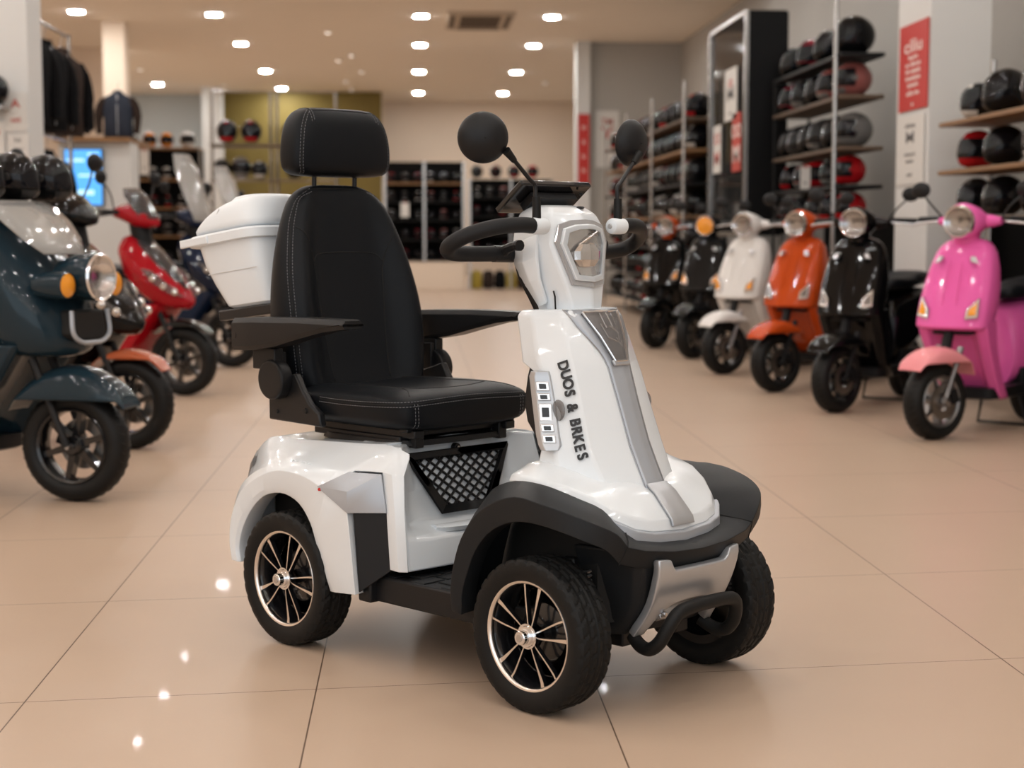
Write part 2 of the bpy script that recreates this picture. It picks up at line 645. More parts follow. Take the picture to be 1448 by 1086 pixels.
for s in (1, -1):
    bm = nb()
    add_prism(bm, [(-.17, -s * .355, .399), (-.085, -s * .303, .402), (-.072, -s * .304, .255), (-.15, -s * .355, .19)], (-.01, s * .006, 0))
    link('side_panel', bm, M['black_plastic'], HERO, bevel=.003)
for s in (1, -1):
    bm = nb()
    # two facets meeting on a ridge
    P = {'a': (-.304, -s * .3665, .452), 'b': (-.216, -s * .330, .496), 'c': (-.112, -s * .309, .499), 'd': (-.092, -s * .3095, .400), 'e': (-.180, -s * .3685, .397), 'f': (-.192, -s * .357, .450)}
    V = {k: bm.verts.new(p) for k, p in P.items()}
    for q in ('abf', 'bcf', 'cdef', 'aef'):
        bm.faces.new([V[k] for k in q])
    link('silver_panel', bm, M['silver_paint'], HERO, ang=8, solid=.007, off=0, bevel=.0015)
bm = nb()
add_lathe(bm, [(.0, -.372), (.004, -.372), (.005, -.366), (.0, -.366)], 12, 'y', (-.292, 0, .447))
link('marker_light', bm, M['red_lens'], HERO)
# reflector lamp at the back and tail light
bm = nb()
for s in (1, -1):
    add_ellipsoid(bm, (-.715, -s * .315, .335), (.014, .02, .016), 16, 10)
link('tail_reflector', bm, M['red_lens'], HERO)
bm = nb()
for s in (1, -1):
    add_loft(bm, [[(-.70, -s * .27, .46), (-.74, -s * .24, .47), (-.735, -s * .24, .50), (-.69, -s * .27, .50)],
                  [(-.69, -s * .315, .41), (-.72, -s * .29, .41), (-.70, -s * .29, .47), (-.66, -s * .30, .48)]])
link('tail_light', bm, M['smoked'], HERO, bevel=.003)
# faint raised emblem on the flank
bm = nb()
me = text_mesh('DUOS', .03, .0008)
mt = Matrix.Translation((-.415, -.338, .497)) @ Matrix.Rotation(radians(2), 4, 'Y') @ Matrix.Rotation(radians(48), 4, 'X')
add_mesh(bm, me, mt)
link('flank_emblem', bm, M['white_plastic'], HERO, weld=False, recalc=False)
# inner body that closes the arches
bm = nb()
add_loft(bm, [sym([(-.27, 0, z), (-.27, -.15, z), (-.28, -.2, z), (-.30, -.235, z), (-.66, -.235, z), (-.69, -.15, z), (-.69, 0, z)]) for z, w, w2 in ((.17, .22, .26), (.30, .22, .26), (.50, .22, .24))])
link('chassis', bm, M['shadow_gap'], HERO)

# ---- front cover of the battery box
def fc_half(z):
    xs = [(.25, -.028, .285), (.325, -.05, .278), (.36, -.125, .272), (.46, -.152, .262), (.565, -.174, .245)]
    x = interp(z, [a[0] for a in xs], [a[1] for a in xs])
    w = interp(z, [a[0] for a in xs], [a[2] for a in xs])
    return x, w
bm = nb()
secs = []
for z in (.25, .325, .335, .36, .44, .52, .562):
    x, w = fc_half(z)
    xc = interp(z, [.25, .565], [-.035, -.105])
    secs.append(sym([(x, 0, z), (x, -w * .62, z), (lerp(x, xc, .5), -w * .86, z), (xc, -w, z), (xc - .05, -w - .004, z), (-.3, -w + .03, z), (-.3, 0, z)]))
add_loft(bm, secs)
link('front_cover', bm, M['white_paint'], HERO, ang=32, bevel=.006, segs=3)
# lip under the pocket
bm = nb()
secs = []
for y in [i * .03 - .15 for i in range(11)]:
    d = .03 * (1 - (abs(y) / .15) ** 4)
    x0 = -.075
    secs.append([(x0 - .05, y, .345), (x0 + d - .01, y, .352), (x0 + d, y, .345), (x0 + d - .006, y, .333), (x0 - .05, y, .322)])
add_loft(bm, secs)
link('pocket_ledge', bm, M['white_paint'], HERO, ang=50)
# net pocket: black frame and net of crossing cords
def pk(y, z, o=0):
    x, w = fc_half(z)
    return Vector((x + .006 + o, y, z))
ZT, ZB = .532, .368
def pw(z):
    return interp(z, [ZB, ZT], [.092, .192])
bm = nb()
outer = [(-pw(ZT), ZT), (pw(ZT), ZT), (pw(ZB), ZB), (-pw(ZB), ZB)]
fr = .020
inner = [(-pw(ZT) + fr * 1.25, ZT - fr * .9), (pw(ZT) - fr * 1.25, ZT - fr * .9), (pw(ZB) - fr * .9, ZB + fr), (-pw(ZB) + fr * .9, ZB + fr)]
for i in range(4):
    j = (i + 1) % 4
    q = [pk(*outer[i]), pk(*outer[j]), pk(*inner[j]), pk(*inner[i])]
    add_prism(bm, q, (.012, 0, .003))
pocket = link('net_pocket', bm, M['black_plastic'], HERO, bevel=.003, segs=2)
bm = nb()
zt, zb = ZT - fr * .8, ZB + fr * .8
def inside(y, z):
    return zb <= z <= zt and abs(y) <= pw(z) - fr * .9
for s in (1, -1):
    k = -.6
    while k < .6:
        seg = []
        for i in range(80):
            z = lerp(zb, zt, i / 79)
            y = k + s * (z - zb) * 1.35
            if inside(y, z):
                seg.append(pk(y, z, -.001 + (.001 if s > 0 else 0)))
        if len(seg) > 2:
            add_tube(bm, [seg[0], seg[len(seg) // 2], seg[-1]], .0036, 6)
        k += .037
link('net', bm, M['black_plastic'], pocket)
bm = nb()
add_lathe(bm, [(.0, .017), (.005, .017), (.006, .014), (.011, .014), (.012, .010), (.012, 0), (.0, 0)], 24, 'x', (-.168, 0, .537))
link('pocket_lock', bm, M['black_plastic'], pocket)
bm = nb()
add_lathe(bm, [(.0, .0182), (.0045, .0182), (.0048, .016), (.0, .016)], 16, 'x', (-.168, 0, .537))
link('key_barrel', bm, M['steel'], pocket)

# ---- floorboard
bm = nb()
add_box(bm, (.13, 0, .213), (.60, .60, .035))
add_box(bm, (.10, -.302, .198), (.50, .02, .068))
add_box(bm, (.10, .302, .198), (.50, .02, .068))
add_box(bm, (-.155, -.30, .205), (.05, .07, .085))
add_box(bm, (-.155, .30, .205), (.05, .07, .085))
fb = link('floorboard', bm, M['black_plastic'], HERO, bevel=.006)
bm = nb()
for i in range(7):
    for j in range(7):
        x = -.10 + i * .055
        y = -.26 + j * .085 + (.042 if i % 2 else 0)
        if y < .29:
            add_box(bm, (x, y, .2318), (.046, .074, .004))
link('tread_mat', bm, M['fender_plastic'], fb, bevel=.0015)
bm = nb()
add_box(bm, (.0, -.10, .155), (1.1, .05, .05))
add_box(bm, (.0, .10, .155), (1.1, .05, .05))
add_box(bm, (.46, 0, .19), (.06, .50, .045))
add_box(bm, (-.46, 0, .19), (.10, .50, .07))
add_box(bm, (.46, -.20, .25), (.035, .04, .2))
add_box(bm, (.46, .20, .25), (.035, .04, .2))
add_box(bm, (-.10, -.22, .165), (.05, .1, .03))
link('frame', bm, M['black_metal'], HERO, bevel=.005)
bm = nb()
for s in (1, -1):
    add_tube(bm, [(.50 + .03 * sin(k * .9), -s * (.22 + .012 * cos(k * .9)), .20 + k * .0016) for k in range(80)], .004, 6)
link('spring', bm, M['steel'], HERO)
# inner wheel-arch liner at the front
bm = nb()
add_loft(bm, [sym([(.58, 0, .20), (.58, -.12, .20), (.54, -.205, .20), (.31, -.205, .20), (.20, -.19, .20), (.20, 0, .20)]), sym([(.58, 0, .38), (.58, -.12, .38), (.54, -.205, .39), (.31, -.205, .39), (.20, -.19, .38), (.20, 0, .38)]), sym([(.50, 0, .47), (.50, -.10, .47), (.49, -.195, .475), (.31, -.195, .49), (.22, -.18, .49), (.22, 0, .49)])])
link('arch_liner', bm, M['shadow_gap'], HERO)

# ---- front fender
FA = [(.243, -.365, .199), (.250, -.37, .25), (.268, -.371, .303), (.297, -.372, .362), (.341, -.372, .410), (.393, -.372, .439), (.446, -.372, .452), (.502, -.370, .452), (.56, -.36, .442), (.61, -.335, .424), (.640, -.29, .400), (.642, -.245, .362)]
FB = [(.212, -.368, .205), (.218, -.378, .262), (.232, -.380, .325), (.258, -.381, .388), (.305, -.381, .448), (.365, -.380, .488), (.435, -.377, .510), (.505, -.370, .502), (.572, -.352, .486), (.625, -.318, .464), (.655, -.268, .436), (.660, -.235, .402)]
FC = [(.200, -.30, .215), (.205, -.305, .28), (.215, -.31, .36), (.245, -.308, .44), (.285, -.300, .503), (.345, -.285, .528), (.41, -.272, .526), (.465, -.258, .514), (.515, -.238, .497), (.558, -.212, .476), (.588, -.192, .440), (.604, -.178, .420)]
FD = [(.20, -.2, .215), (.21, -.2, .29), (.23, -.2, .36), (.26, -.2, .44), (.30, -.2, .50), (.35, -.2, .515), (.41, -.2, .515), (.46, -.2, .50), (.50, -.19, .48), (.54, -.17, .46), (.56, -.15, .425), (.57, -.14, .40)]
FA, FB, FC, FD = [res3(q) for q in (FA, FB, FC, FD)]
bm = nb()
half = []
for i in range(len(FA)):
    a, b, c, d = [Vector(q[i]) for q in (FA, FB, FC, FD)]
    ins = a + Vector((0, .05, .004))
    half.append([ins, a, a.lerp(b, .45) + Vector((0, -.002, 0)), b, b.lerp(c, .30) + Vector((0, 0, .004)), c, d])
# bumper top from the seam to the centre
for (ax, ay, az), (bx, by, bz), (cx, cy, cz), dd in (
        ((.650, -.19, .345), (.675, -.19, .390), (.625, -.165, .404), (.58, -.12, .40)),
        ((.664, -.10, .335), (.688, -.10, .378), (.640, -.09, .392), (.59, -.07, .39)),
        ((.668, 0, .332), (.693, 0, .374), (.646, 0, .387), (.60, 0, .385))):
    a, b, c, d = Vector((ax, ay, az)), Vector((bx, by, bz)), Vector((cx, cy, cz)), Vector(dd)
    half.append([a - Vector((.04, 0, .0)), a, a.lerp(b, .5), b, b.lerp(c, .30) + Vector((0, 0, .004)), c, d])
grid_faces(bm, half)
grid_faces(bm, [[Vector((p[0], -p[1], p[2])) for p in r] for r in half])
link('front_fender', bm, M['fender_plastic'], HERO, ang=28, solid=.006, bevel=.004)
# seam groove between fender and bumper
bm = nb()
for s in (1, -1):
    add_tube(bm, [(.6415, s * .2455, .360), (.652, s * .2405, .382), (.6605, s * .236, .4035), (.645, s * .217, .410), (.6045, s * .179, .4215)], .0016, 6)
link('fender_seam', bm, M['seam'], HERO)
# bumper block under the nose
bm = nb()
add_loft(bm, [sym([(x, 0, z), (x - .01, -w * .9, z), (x - .03, -w, z), (.54, -w - .015, z), (.48, -w - .02, z), (.48, 0, z)]) for z, x, w in ((.385, .672, .205), (.33, .662, .185), (.25, .640, .165), (.19, .60, .155), (.165, .575, .15))])
link('bumper', bm, M['fender_plastic'], HERO, ang=35, bevel=.006)
# silver bumper plate
def plx(z):
    return interp(z, [.16, .18, .21, .25, .29, .325, .35, .37], [.606, .618, .640, .664, .680, .690, .694, .690])
ycols = [-.152, -.138, -.120, -.112, -.104, -.094, -.075, -.04, 0, .04, .075, .094, .104, .112, .120, .138, .152]
bm = nb()
rows = []
for y in ycols:
    a = abs(y)
    zt = interp(a, [0, .094, .104, .112, .152], [.333, .333, .343, .360, .364])
    zb = interp(a, [0, .04, .075, .094, .104, .112, .12, .138, .152], [.248, .246, .240, .228, .215, .198, .168, .165, .166])
    wd = 1.0
    col = []
    for k in range(11):
        z = lerp(zb, zt, k / 10)
        yy = y * interp(z, [.16, .22, .30, .36], [.97, .93, .98, 1.0])
        col.append((plx(z) - .35 * a * a, yy, z))
    rows.append(col)
grid_faces(bm, rows)
plate = link('bumper_plate', bm, M['silver_satin'], HERO, ang=40, solid=.022, off=-1, bevel=.004, segs=2)
bm = nb()
add_box(bm, (.63, 0, .225), (.02, .20, .04), Matrix.Rotation(radians(-28), 3, 'Y'))
for y in (-.09, .02, .09):
    add_lathe(bm, [(.0, .018), (.006, .018), (.007, .014), (.007, 0), (0, 0)], 12, 'x', (.638, y, .222))
link('tow_bracket', bm, M['steel'], plate, bevel=.003)
bm = nb()
path = catmull([(.585, -.128, .165), (.615, -.136, .148), (.648, -.140, .146), (.676, -.138, .168), (.694, -.128, .205), (.704, -.108, .234), (.708, -.07, .244), (.709, 0, .246),
                (.708, .07, .244), (.704, .108, .234), (.694, .128, .205), (.676, .138, .168), (.648, .140, .146), (.615, .136, .148), (.585, .128, .165)], 5)
add_tube(bm, path, .0165, 14)
link('bumper_bar', bm, M['rubber'], HERO)

# ---- white skirt at the column foot, with the silver trim line
sk = []
O = [(.630, 0, .408), (.622, -.10, .413), (.610, -.152, .424), (.580, -.190, .446), (.53, -.222, .482), (.475, -.247, .504), (.42, -.262, .516), (.37, -.272, .522), (.335, -.275, .524), (.30, -.262, .518), (.28, -.20, .51), (.28, 0, .51)]
O2 = [(.622, 0, .437), (.614, -.098, .442), (.602, -.147, .453), (.572, -.184, .473), (.523, -.215, .503), (.47, -.24, .524), (.42, -.256, .533), (.375, -.267, .538), (.338, -.266, .540), (.30, -.252, .536), (.285, -.19, .53), (.285, 0, .53)]
O3 = [(.572, 0, .490), (.566, -.085, .494), (.552, -.118, .503), (.515, -.148, .516), (.475, -.172, .528), (.44, -.19, .541), (.41, -.208, .552), (.375, -.225, .560), (.345, -.222, .562), (.31, -.2, .56), (.29, -.16, .555), (.29, 0, .555)]
O4 = [(.53, 0, .52), (.52, -.07, .52), (.50, -.09, .525), (.47, -.11, .53), (.44, -.13, .54), (.42, -.145, .55), (.39, -.155, .56), (.36, -.16, .565), (.33, -.16, .565), (.31, -.15, .565), (.29, -.13, .56), (.29, 0, .56)]
bm = nb()
add_loft(bm, [sym(q) for q in (O, O2, O3, O4)])
link('column_skirt', bm, M['white_paint'], HERO, ang=26, bevel=.005, segs=3)
bm = nb()
tr = [(p[0] * 1.0 + .007, p[1] * 1.012, p[2] - .004) for p in O[:6]]
tr[-1] = (.497, -.237, .493)
rows = []
for p in symopen(tr):
    rows.append([(p[0], p[1], p[2] + .005), (p[0] + .003, p[1] * 1.01, p[2] + .003), (p[0] + .004, p[1] * 1.015, p[2] - .020), (p[0] - .02, p[1] * .96, p[2] - .024), (p[0] - .02, p[1] * .95, p[2] + .008)])
add_loft(bm, rows)
link('silver_trim', bm, M['silver_paint'], HERO, ang=40, bevel=.002)

# ---- steering column cowl
LV = [
 (.46, [(.57, 0), (.562, -.037), (.52, -.12), (.42, -.19), (.32, -.19), (.29, 0)]),
 (.51, [(.548, 0), (.540, -.037), (.497, -.130), (.40, -.192), (.315, -.19), (.28, 0)]),
 (.60, [(.500, 0), (.493, -.036), (.450, -.137), (.375, -.178), (.325, -.172), (.28, 0)]),
 (.70, [(.463, 0), (.456, -.036), (.415, -.130), (.345, -.163), (.310, -.158), (.27, 0)]),
 (.768, [(.440, 0), (.431, -.040), (.392, -.126), (.325, -.158), (.297, -.152), (.26, 0)]),
 (.80, [(.428, 0), (.418, -.050), (.379, -.123), (.300, -.157), (.236, -.150), (.23, 0)]),
 (.86, [(.400, 0), (.388, -.070), (.355, -.118), (.280, -.150), (.222, -.145), (.21, 0)]),
 (.915, [(.366, 0), (.352, -.088), (.328, -.112), (.262, -.142), (.205, -.138), (.19, 0)]),
 (.93, [(.350, 0), (.338, -.084), (.318, -.104), (.262, -.130), (.215, -.128), (.20, 0)]),
]
def col_half(z):
    zs = [l[0] for l in LV]
    return [(interp(z, zs, [l[1][i][0] for l in LV]), interp(z, zs, [l[1][i][1] for l in LV])) for i in range(6)]
def colx(y, z):
    h = col_half(z)
    a = -abs(y)
    return interp(-a, [-p[1] for p in h[:4]], [p[0] for p in h[:4]])
bm = nb()
zz = [.46, .51, .56, .60, .65, .70, .74, .768, .80, .83, .86, .89, .915, .93]
add_loft(bm, [sym([(p[0], p[1], z + (0.03 * (.30 - p[0]) * -1 if z > .92 else 0)) for p in col_half(z)]) for z in zz])
colm = link('steering_column', bm, M['white_paint'], HERO, ang=24, bevel=.007, segs=3, bang=16)
# silver centre stripe
def bw(z):
    return interp(z, [.45, .50, .70, .80, .83, .86, .90, .935], [.037, .036, .036, .040, .052, .072, .092, .098])
bm = nb()
rows = []
for z in [.475, .51, .56, .61, .66, .71, .76, .79, .81, .83, .85, .87, .89, .91, .93]:
    w = bw(z)
    rows.append([(colx(w * t, z) + .0035, w * t, z) for t in (-1, -.75, -.5, -.25, 0, .25, .5, .75, 1)])
grid_faces(bm, rows)
link('silver_stripe', bm, M['silver_paint'], HERO, ang=35, solid=.005)
bm = nb()
for s in (1, -1):
    add_tube(bm, [(colx(bw(z) + .001, z) + .002, s * (bw(z) + .001), z) for z in [.50, .56, .61, .66, .71, .76, .79, .81, .83, .85, .87, .89, .91, .93]], .0016, 6)
link('stripe_seam', bm, M['lamp_gray'], HERO)
# silver ramp over the skirt nose
bm = nb()
rows = []
for x, z, w in ((.545, .513, .036), (.575, .492, .038), (.612, .453, .040), (.627, .436, .040), (.632, .420, .040)):
    rows.append([(x + .003, y * w, z + .004) for y in (-1, -.4, .4, 1)])
grid_faces(bm, rows)
link('nose_strip', bm, M['silver_satin'], HERO, ang=30, solid=.006, bevel=.0015)

# upper lamp in the column
def lampw(z):
    return interp(z, [.80, .812, .83, .925], [.020, .023, .030, .064])
def cx(y, z, o):
    return (colx(0, z) * .999 - .10 * abs(y) + o, y, z)
bm = nb()
rows = [[cx(lampw(z) * t, z, .008) for t in (-1, -.5, 0, .5, 1)] for z in (.806, .84, .875, .905, .923)]
grid_faces(bm, rows)
ul = link('column_lamp', bm, M['lamp_gray'], HERO, ang=40, solid=.006)
bm = nb()
for i in range(4):
    c = [(-1, .806), (1, .806), (1, .924), (-1, .924)]
    (t0, z0), (t1, z1) = c[i], c[(i + 1) % 4]
    add_tube(bm, [cx(lampw(z0) * t0, z0, .010), cx(lampw((z0 + z1) / 2) * (t0 + t1) / 2, (z0 + z1) / 2, .010), cx(lampw(z1) * t1, z1, .010)], .0035, 8)
link('lamp_frame', bm, M['chrome'], ul)
bm = nb()
for pts in ([(-.012, .92), (-.012, .885), (.012, .885), (.012, .92)], [(-.026, .895), (-.02, .862), (.01, .85), (.022, .872), (.0, .89)], [(.006, .862), (.018, .84), (.022, .852)], [(.03, .918), (.026, .89), (.038, .90)]):
    add_tube(bm, [cx(y, z, .011) for y, z in pts], .0022, 6, closed=False)
link('lamp_reflector', bm, M['reflector'], ul)
bm = nb()
grid_faces(bm, [[cx(lampw(z) * t, z, .016) for t in (-1, -.5, 0, .5, 1)] for z in (.806, .84, .875, .905, .923)])
link('lamp_lens', bm, M['smoked'], ul)
bm = nb()
add_prism(bm, [cx(-.032, .806, .004), cx(.032, .806, .004), cx(.028, .792, .004), cx(-.028, .792, .004)], (.008, 0, .003))
link('lamp_base', bm, M['silver_satin'], HERO, bevel=.003)

# side lamps on the column
def side_lamp(s):
    bm = nb()
    prof = [(.782, .302, .018), (.770, .296, .03), (.70, .312, .036), (.63, .334, .036), (.607, .345, .034), (.594, .356, .018)]
    secs = []
    for z, x, w in prof:
        y0 = col_half(z)[3][1]
        secs.append([(x - .010, s * (y0 + .01), z), (x - .006, s * (y0 - .022), z), (x + .014, s * (y0 - .024), z), (x + w + .012, s * (y0 + .002), z), (x + w + .008, s * (y0 + .03), z)])
    add_loft(bm, secs)
    o = link('side_lamp', bm, M['silver_satin'], HERO, ang=30, bevel=.002)
    for z0, z1 in ((.758, .736), (.730, .713), (.706, .664), (.657, .639), (.632, .613)):
        bm = nb()
        bm2 = nb()
        zc = (z0 + z1) / 2
        x = interp(zc, [p[0] for p in prof][::-1], [p[1] for p in prof][::-1])
        y0 = col_half(zc)[3][1]
        P = [Vector((x + .016, s * (y0 - .0245), z0)), Vector((x + .040, s * (y0 - .0045), z0)), Vector((x + .044, s * (y0 - .0045), z1)), Vector((x + .020, s * (y0 - .0245), z1))]
        nrm = Vector((.020, s * -.024, 0)).normalized()
        add_prism(bm, [p + nrm * .0005 for p in P], nrm * .003)
        cc = sum(P, Vector()) / 4
        add_prism(bm2, [cc.lerp(p, .55) + nrm * .003 for p in P], nrm * .003)
        link('lamp_cell', bm, M['bowl_bright'], o, bevel=.0015)
        link('lamp_eye', bm2, M['rim_black'], o, bevel=.001)
    bm = nb()
    add_ellipsoid(bm, (.372, s * (col_half(.685)[3][1] + .004), .69), (.022, .007, .026), 16, 10)
    link('lamp_bulge', bm, M['smoked'], o)
side_lamp(1)
side_lamp(-1)
# black knee panel on the seat side of the column
bm = nb()
add_loft(bm, [sym([(x, 0, z), (x, -w, z), (x - d * .7, -w * .95, z), (x - d, -w * .6, z), (x - d, 0, z)]) for z, x, w, d in ((.80, .26, .135, .02), (.765, .290, .158, .05), (.70, .302, .166, .072), (.655, .312, .17, .066), (.63, .32, .172, .045), (.56, .335, .176, .02), (.53, .335, .18, .016))])
link('knee_panel', bm, M['black_plastic'], HERO, ang=35, bevel=.006)
# lettering down the side
bm = nb()
words = 'DUOS & BRKES'
zs0, zs1 = .806, .572
n = len(words)
widths = {'D': 1, 'U': 1, 'O': 1.08, 'S': .95, ' ': .55, '&': 1.15, 'B': 1, 'R': .85, 'K': 1, 'E': .92}
tot = sum(widths[c] for c in words)
def facet_pt(z, t):
    h = col_half(z)
    p, q = h[2], h[3]
    return Vector((lerp(p[0], q[0], t), lerp(p[1], q[1], t), z))
acc = 0
for ch in words:
    u = (acc + widths[ch] / 2) / tot
    acc += widths[ch]
    if ch == ' ':
        continue
    z = lerp(zs0, zs1, u)
    c = facet_pt(z, .26)
    dn = (facet_pt(z - .02, .26) - facet_pt(z + .02, .26)).normalized()
    fw = (facet_pt(z, .0) - facet_pt(z, .5)).normalized()
    nr = dn.cross(fw).normalized()
    if nr.y > 0:
        nr = -nr
    fw = nr.cross(dn).normalized()
    if fw.x < 0:
        fw = -fw
    me = text_mesh(ch, .0365, .0006)
    c = c + nr * .0046
    mt = Matrix(((dn.x, fw.x, nr.x, c.x), (dn.y, fw.y, nr.y, c.y), (dn.z, fw.z, nr.z, c.z), (0, 0, 0, 1)))
    sc = Matrix.Scale(.88, 4, (1, 0, 0))
    for kx in (-.0011, 0, .0011):
        for ky in (-.0011, 0, .0011):
            add_mesh(bm, me, mt @ Matrix.Translation((kx, ky, (kx * 3 + ky) * .03)) @ sc)
link('lettering', bm, M['ink'], HERO, weld=False, recalc=False)

# ---- head cowl
HV = [
 (.918, [(.338, 0), (.318, -.055), (.26, -.074), (.20, -.062), (.18, 0)]),
 (.945, [(.338, 0), (.318, -.058), (.255, -.078), (.19, -.066), (.17, 0)]),
 (.985, [(.334, 0), (.312, -.070), (.25, -.094), (.165, -.078), (.15, 0)]),
 (1.04, [(.324, 0), (.300, -.088), (.25, -.108), (.150, -.088), (.135, 0)]),
 (1.09, [(.318, 0), (.290, -.100), (.245, -.116), (.145, -.092), (.125, 0)]),
 (1.135, [(.312, 0), (.286, -.094), (.245, -.112), (.150, -.090), (.13, 0)]),
 (1.165, [(.295, 0), (.272, -.084), (.235, -.098), (.160, -.082), (.14, 0)]),
 (1.182, [(.265, 0), (.250, -.065), (.22, -.078), (.17, -.066), (.15, 0)]),
 (1.187, [(.24, 0), (.23, -.045), (.21, -.055), (.18, -.045), (.165, 0)]),
]
bm = nb()
add_loft(bm, [sym([(p[0], p[1], z) for p in h]) for z, h in HV])
head = link('head_cowl', bm, M['white_paint'], HERO, ang=26, bevel=.007, segs=3, bang=18)
# facets on the cheek
bm = nb()
for s in (1, -1):
    grid_faces(bm, [[(.255, -s * .112, 1.115), (.215, -s * .116, 1.10), (.165, -s * .100, 1.085)], [(.262, -s * .121, 1.06), (.22, -s * .124, 1.045), (.17, -s * .104, 1.04)],
                    [(.262, -s * .112, 1.005), (.235, -s * .116, 1.00), (.20, -s * .10, .995)], [(.262, -s * .085, .945), (.25, -s * .086, .94), (.235, -s * .083, .935)]])
link('cheek_panel', bm, M['white_paint'], HERO, ang=10, solid=.012, off=0, bevel=.003)
bm = nb()
for s in (1, -1):
    add_tube(bm, [(.283, -s * .0775, .925), (.285, -s * .082, .96), (.283, -s * .0855, .975)], .0022, 6)
link('cowl_seam', bm, M['seam'], HERO)
bm = nb()
add_loft(bm, [sym([(x + .03, 0, z), (x + .03, -w * .9, z), (x + .014, -w, z), (x - .006, -w * .9, z), (x - .012, 0, z)]) for z, x, w in ((1.07, .125, .07), (1.04, .135, .078), (1.0, .158, .086), (.95, .185, .075), (.918, .20, .068), (.900, .215, .066))])
link('rear_cowl', bm, M['black_plastic'], HERO, ang=35, bevel=.005)
# headlight
def hx(y, z, o=0):
    zs = [h[0] for h in HV]
    a = interp(z, zs, [h[1][0][0] for h in HV]); b = interp(z, zs, [h[1][1][0] for h in HV]); w = interp(z, zs, [-h[1][1][1] for h in HV])
    return (lerp(a, b, min(1, abs(y) / w)) + .002 + o, y, z)
def ring_poly(k):
    P = [(-.080, 1.138), (-.04, 1.149), (0, 1.151), (.04, 1.149), (.080, 1.138), (.094, 1.095), (.076, 1.045), (.057, .990), (.0, .984), (-.057, .990), (-.076, 1.045), (-.094, 1.095)]
    c = (0, 1.07)
    return [(c[0] + (p[0] - c[0]) * k, c[1] + (p[1] - c[1]) * k) for p in P]
def band(bm, k0, k1, o0, o1, o2):
    a, b = ring_poly(k0), ring_poly(k1)
    rows = []
    n = len(a)
    ring = []
    for i in range(n):
        ring.append([hx(*a[i], 0), hx(*a[i], o0), hx(*b[i], o1), hx(*b[i], o2)])
    ring.append(ring[0])
    grid_faces(bm, ring)
bm = nb()
band(bm, 1.0, .86, .006, .004, -.004)
hl = link('headlight', bm, M['lamp_gray_pale'], HERO, ang=30)
bm = nb()
band(bm, .86, .70, .011, .011, -.01)
link('headlight_ring', bm, M['white_plastic'], hl, ang=40, bevel=.002)
bm = nb()
pp = ring_poly(.72)
cv = bm.verts.new(hx(0, 1.07, -.004))
vv = [bm.verts.new(hx(p[0], p[1], .003)) for p in pp]
for i in range(len(vv)):
    bm.faces.new((vv[i], vv[(i + 1) % len(vv)], cv))
link('headlight_bowl', bm, M['bowl'], hl, ang=5)
bm = nb()
add_ellipsoid(bm, hx(-.004, 1.062, .000), (.012, .050, .034), 8, 5)
add_tube(bm, [hx(-.032, 1.088, .008), hx(.0, 1.108, .011), hx(.040, 1.120, .009)], .003, 6)
link('headlight_reflector', bm, M['reflector'], hl, ang=10)
bm = nb()
add_prism(bm, [hx(-.045, 1.02, .002), hx(.045, 1.02, .002), hx(.04, 1.005, .002), hx(-.04, 1.005, .002)], (.004, 0, 0))
add_prism(bm, [hx(.01, 1.125, .002), hx(.05, 1.122, .002), hx(.05, 1.11, .002)], (.004, 0, 0))
link('headlight_shadow_bar', bm, M['lamp_gray'], hl)
bm = nb()
pp = ring_poly(.84)
cv = bm.verts.new(hx(0, 1.07, .018))
vv = [bm.verts.new(hx(p[0], p[1], .0125)) for p in pp]
for i in range(len(vv)):
    bm.faces.new((vv[i], vv[(i + 1) % len(vv)], cv))
link('headlight_lens', bm, M['clear'], hl)
bm = nb()
add_ellipsoid(bm, (.262, .035, 1.181), (.010, .013, .004), 12, 6)
link('top_button', bm, M['black_plastic'], HERO)
# display
bm = nb()
rot = Matrix.Rotation(radians(32), 3, 'Y')
add_box(bm, (.168, 0, 1.208), (.115, .255, .016), Matrix.Rotation(radians(-38), 3, 'Y'))
dsp = link('display_panel', bm, M['black_paint'], HERO, bevel=.004)
bm = nb()
add_box(bm, (.186, .0, 1.196), (.05, .16, .02), Matrix.Rotation(radians(-38), 3, 'Y'))
add_box(bm, (.165, .0, 1.178), (.04, .07, .03))
add_lathe(bm, [(0, .008), (.003, .008), (.003, 0), (0, 0)], 10, 'x', (.205, .095, 1.217))
link('display_mount', bm, M['black_plastic'], dsp, bevel=.003)

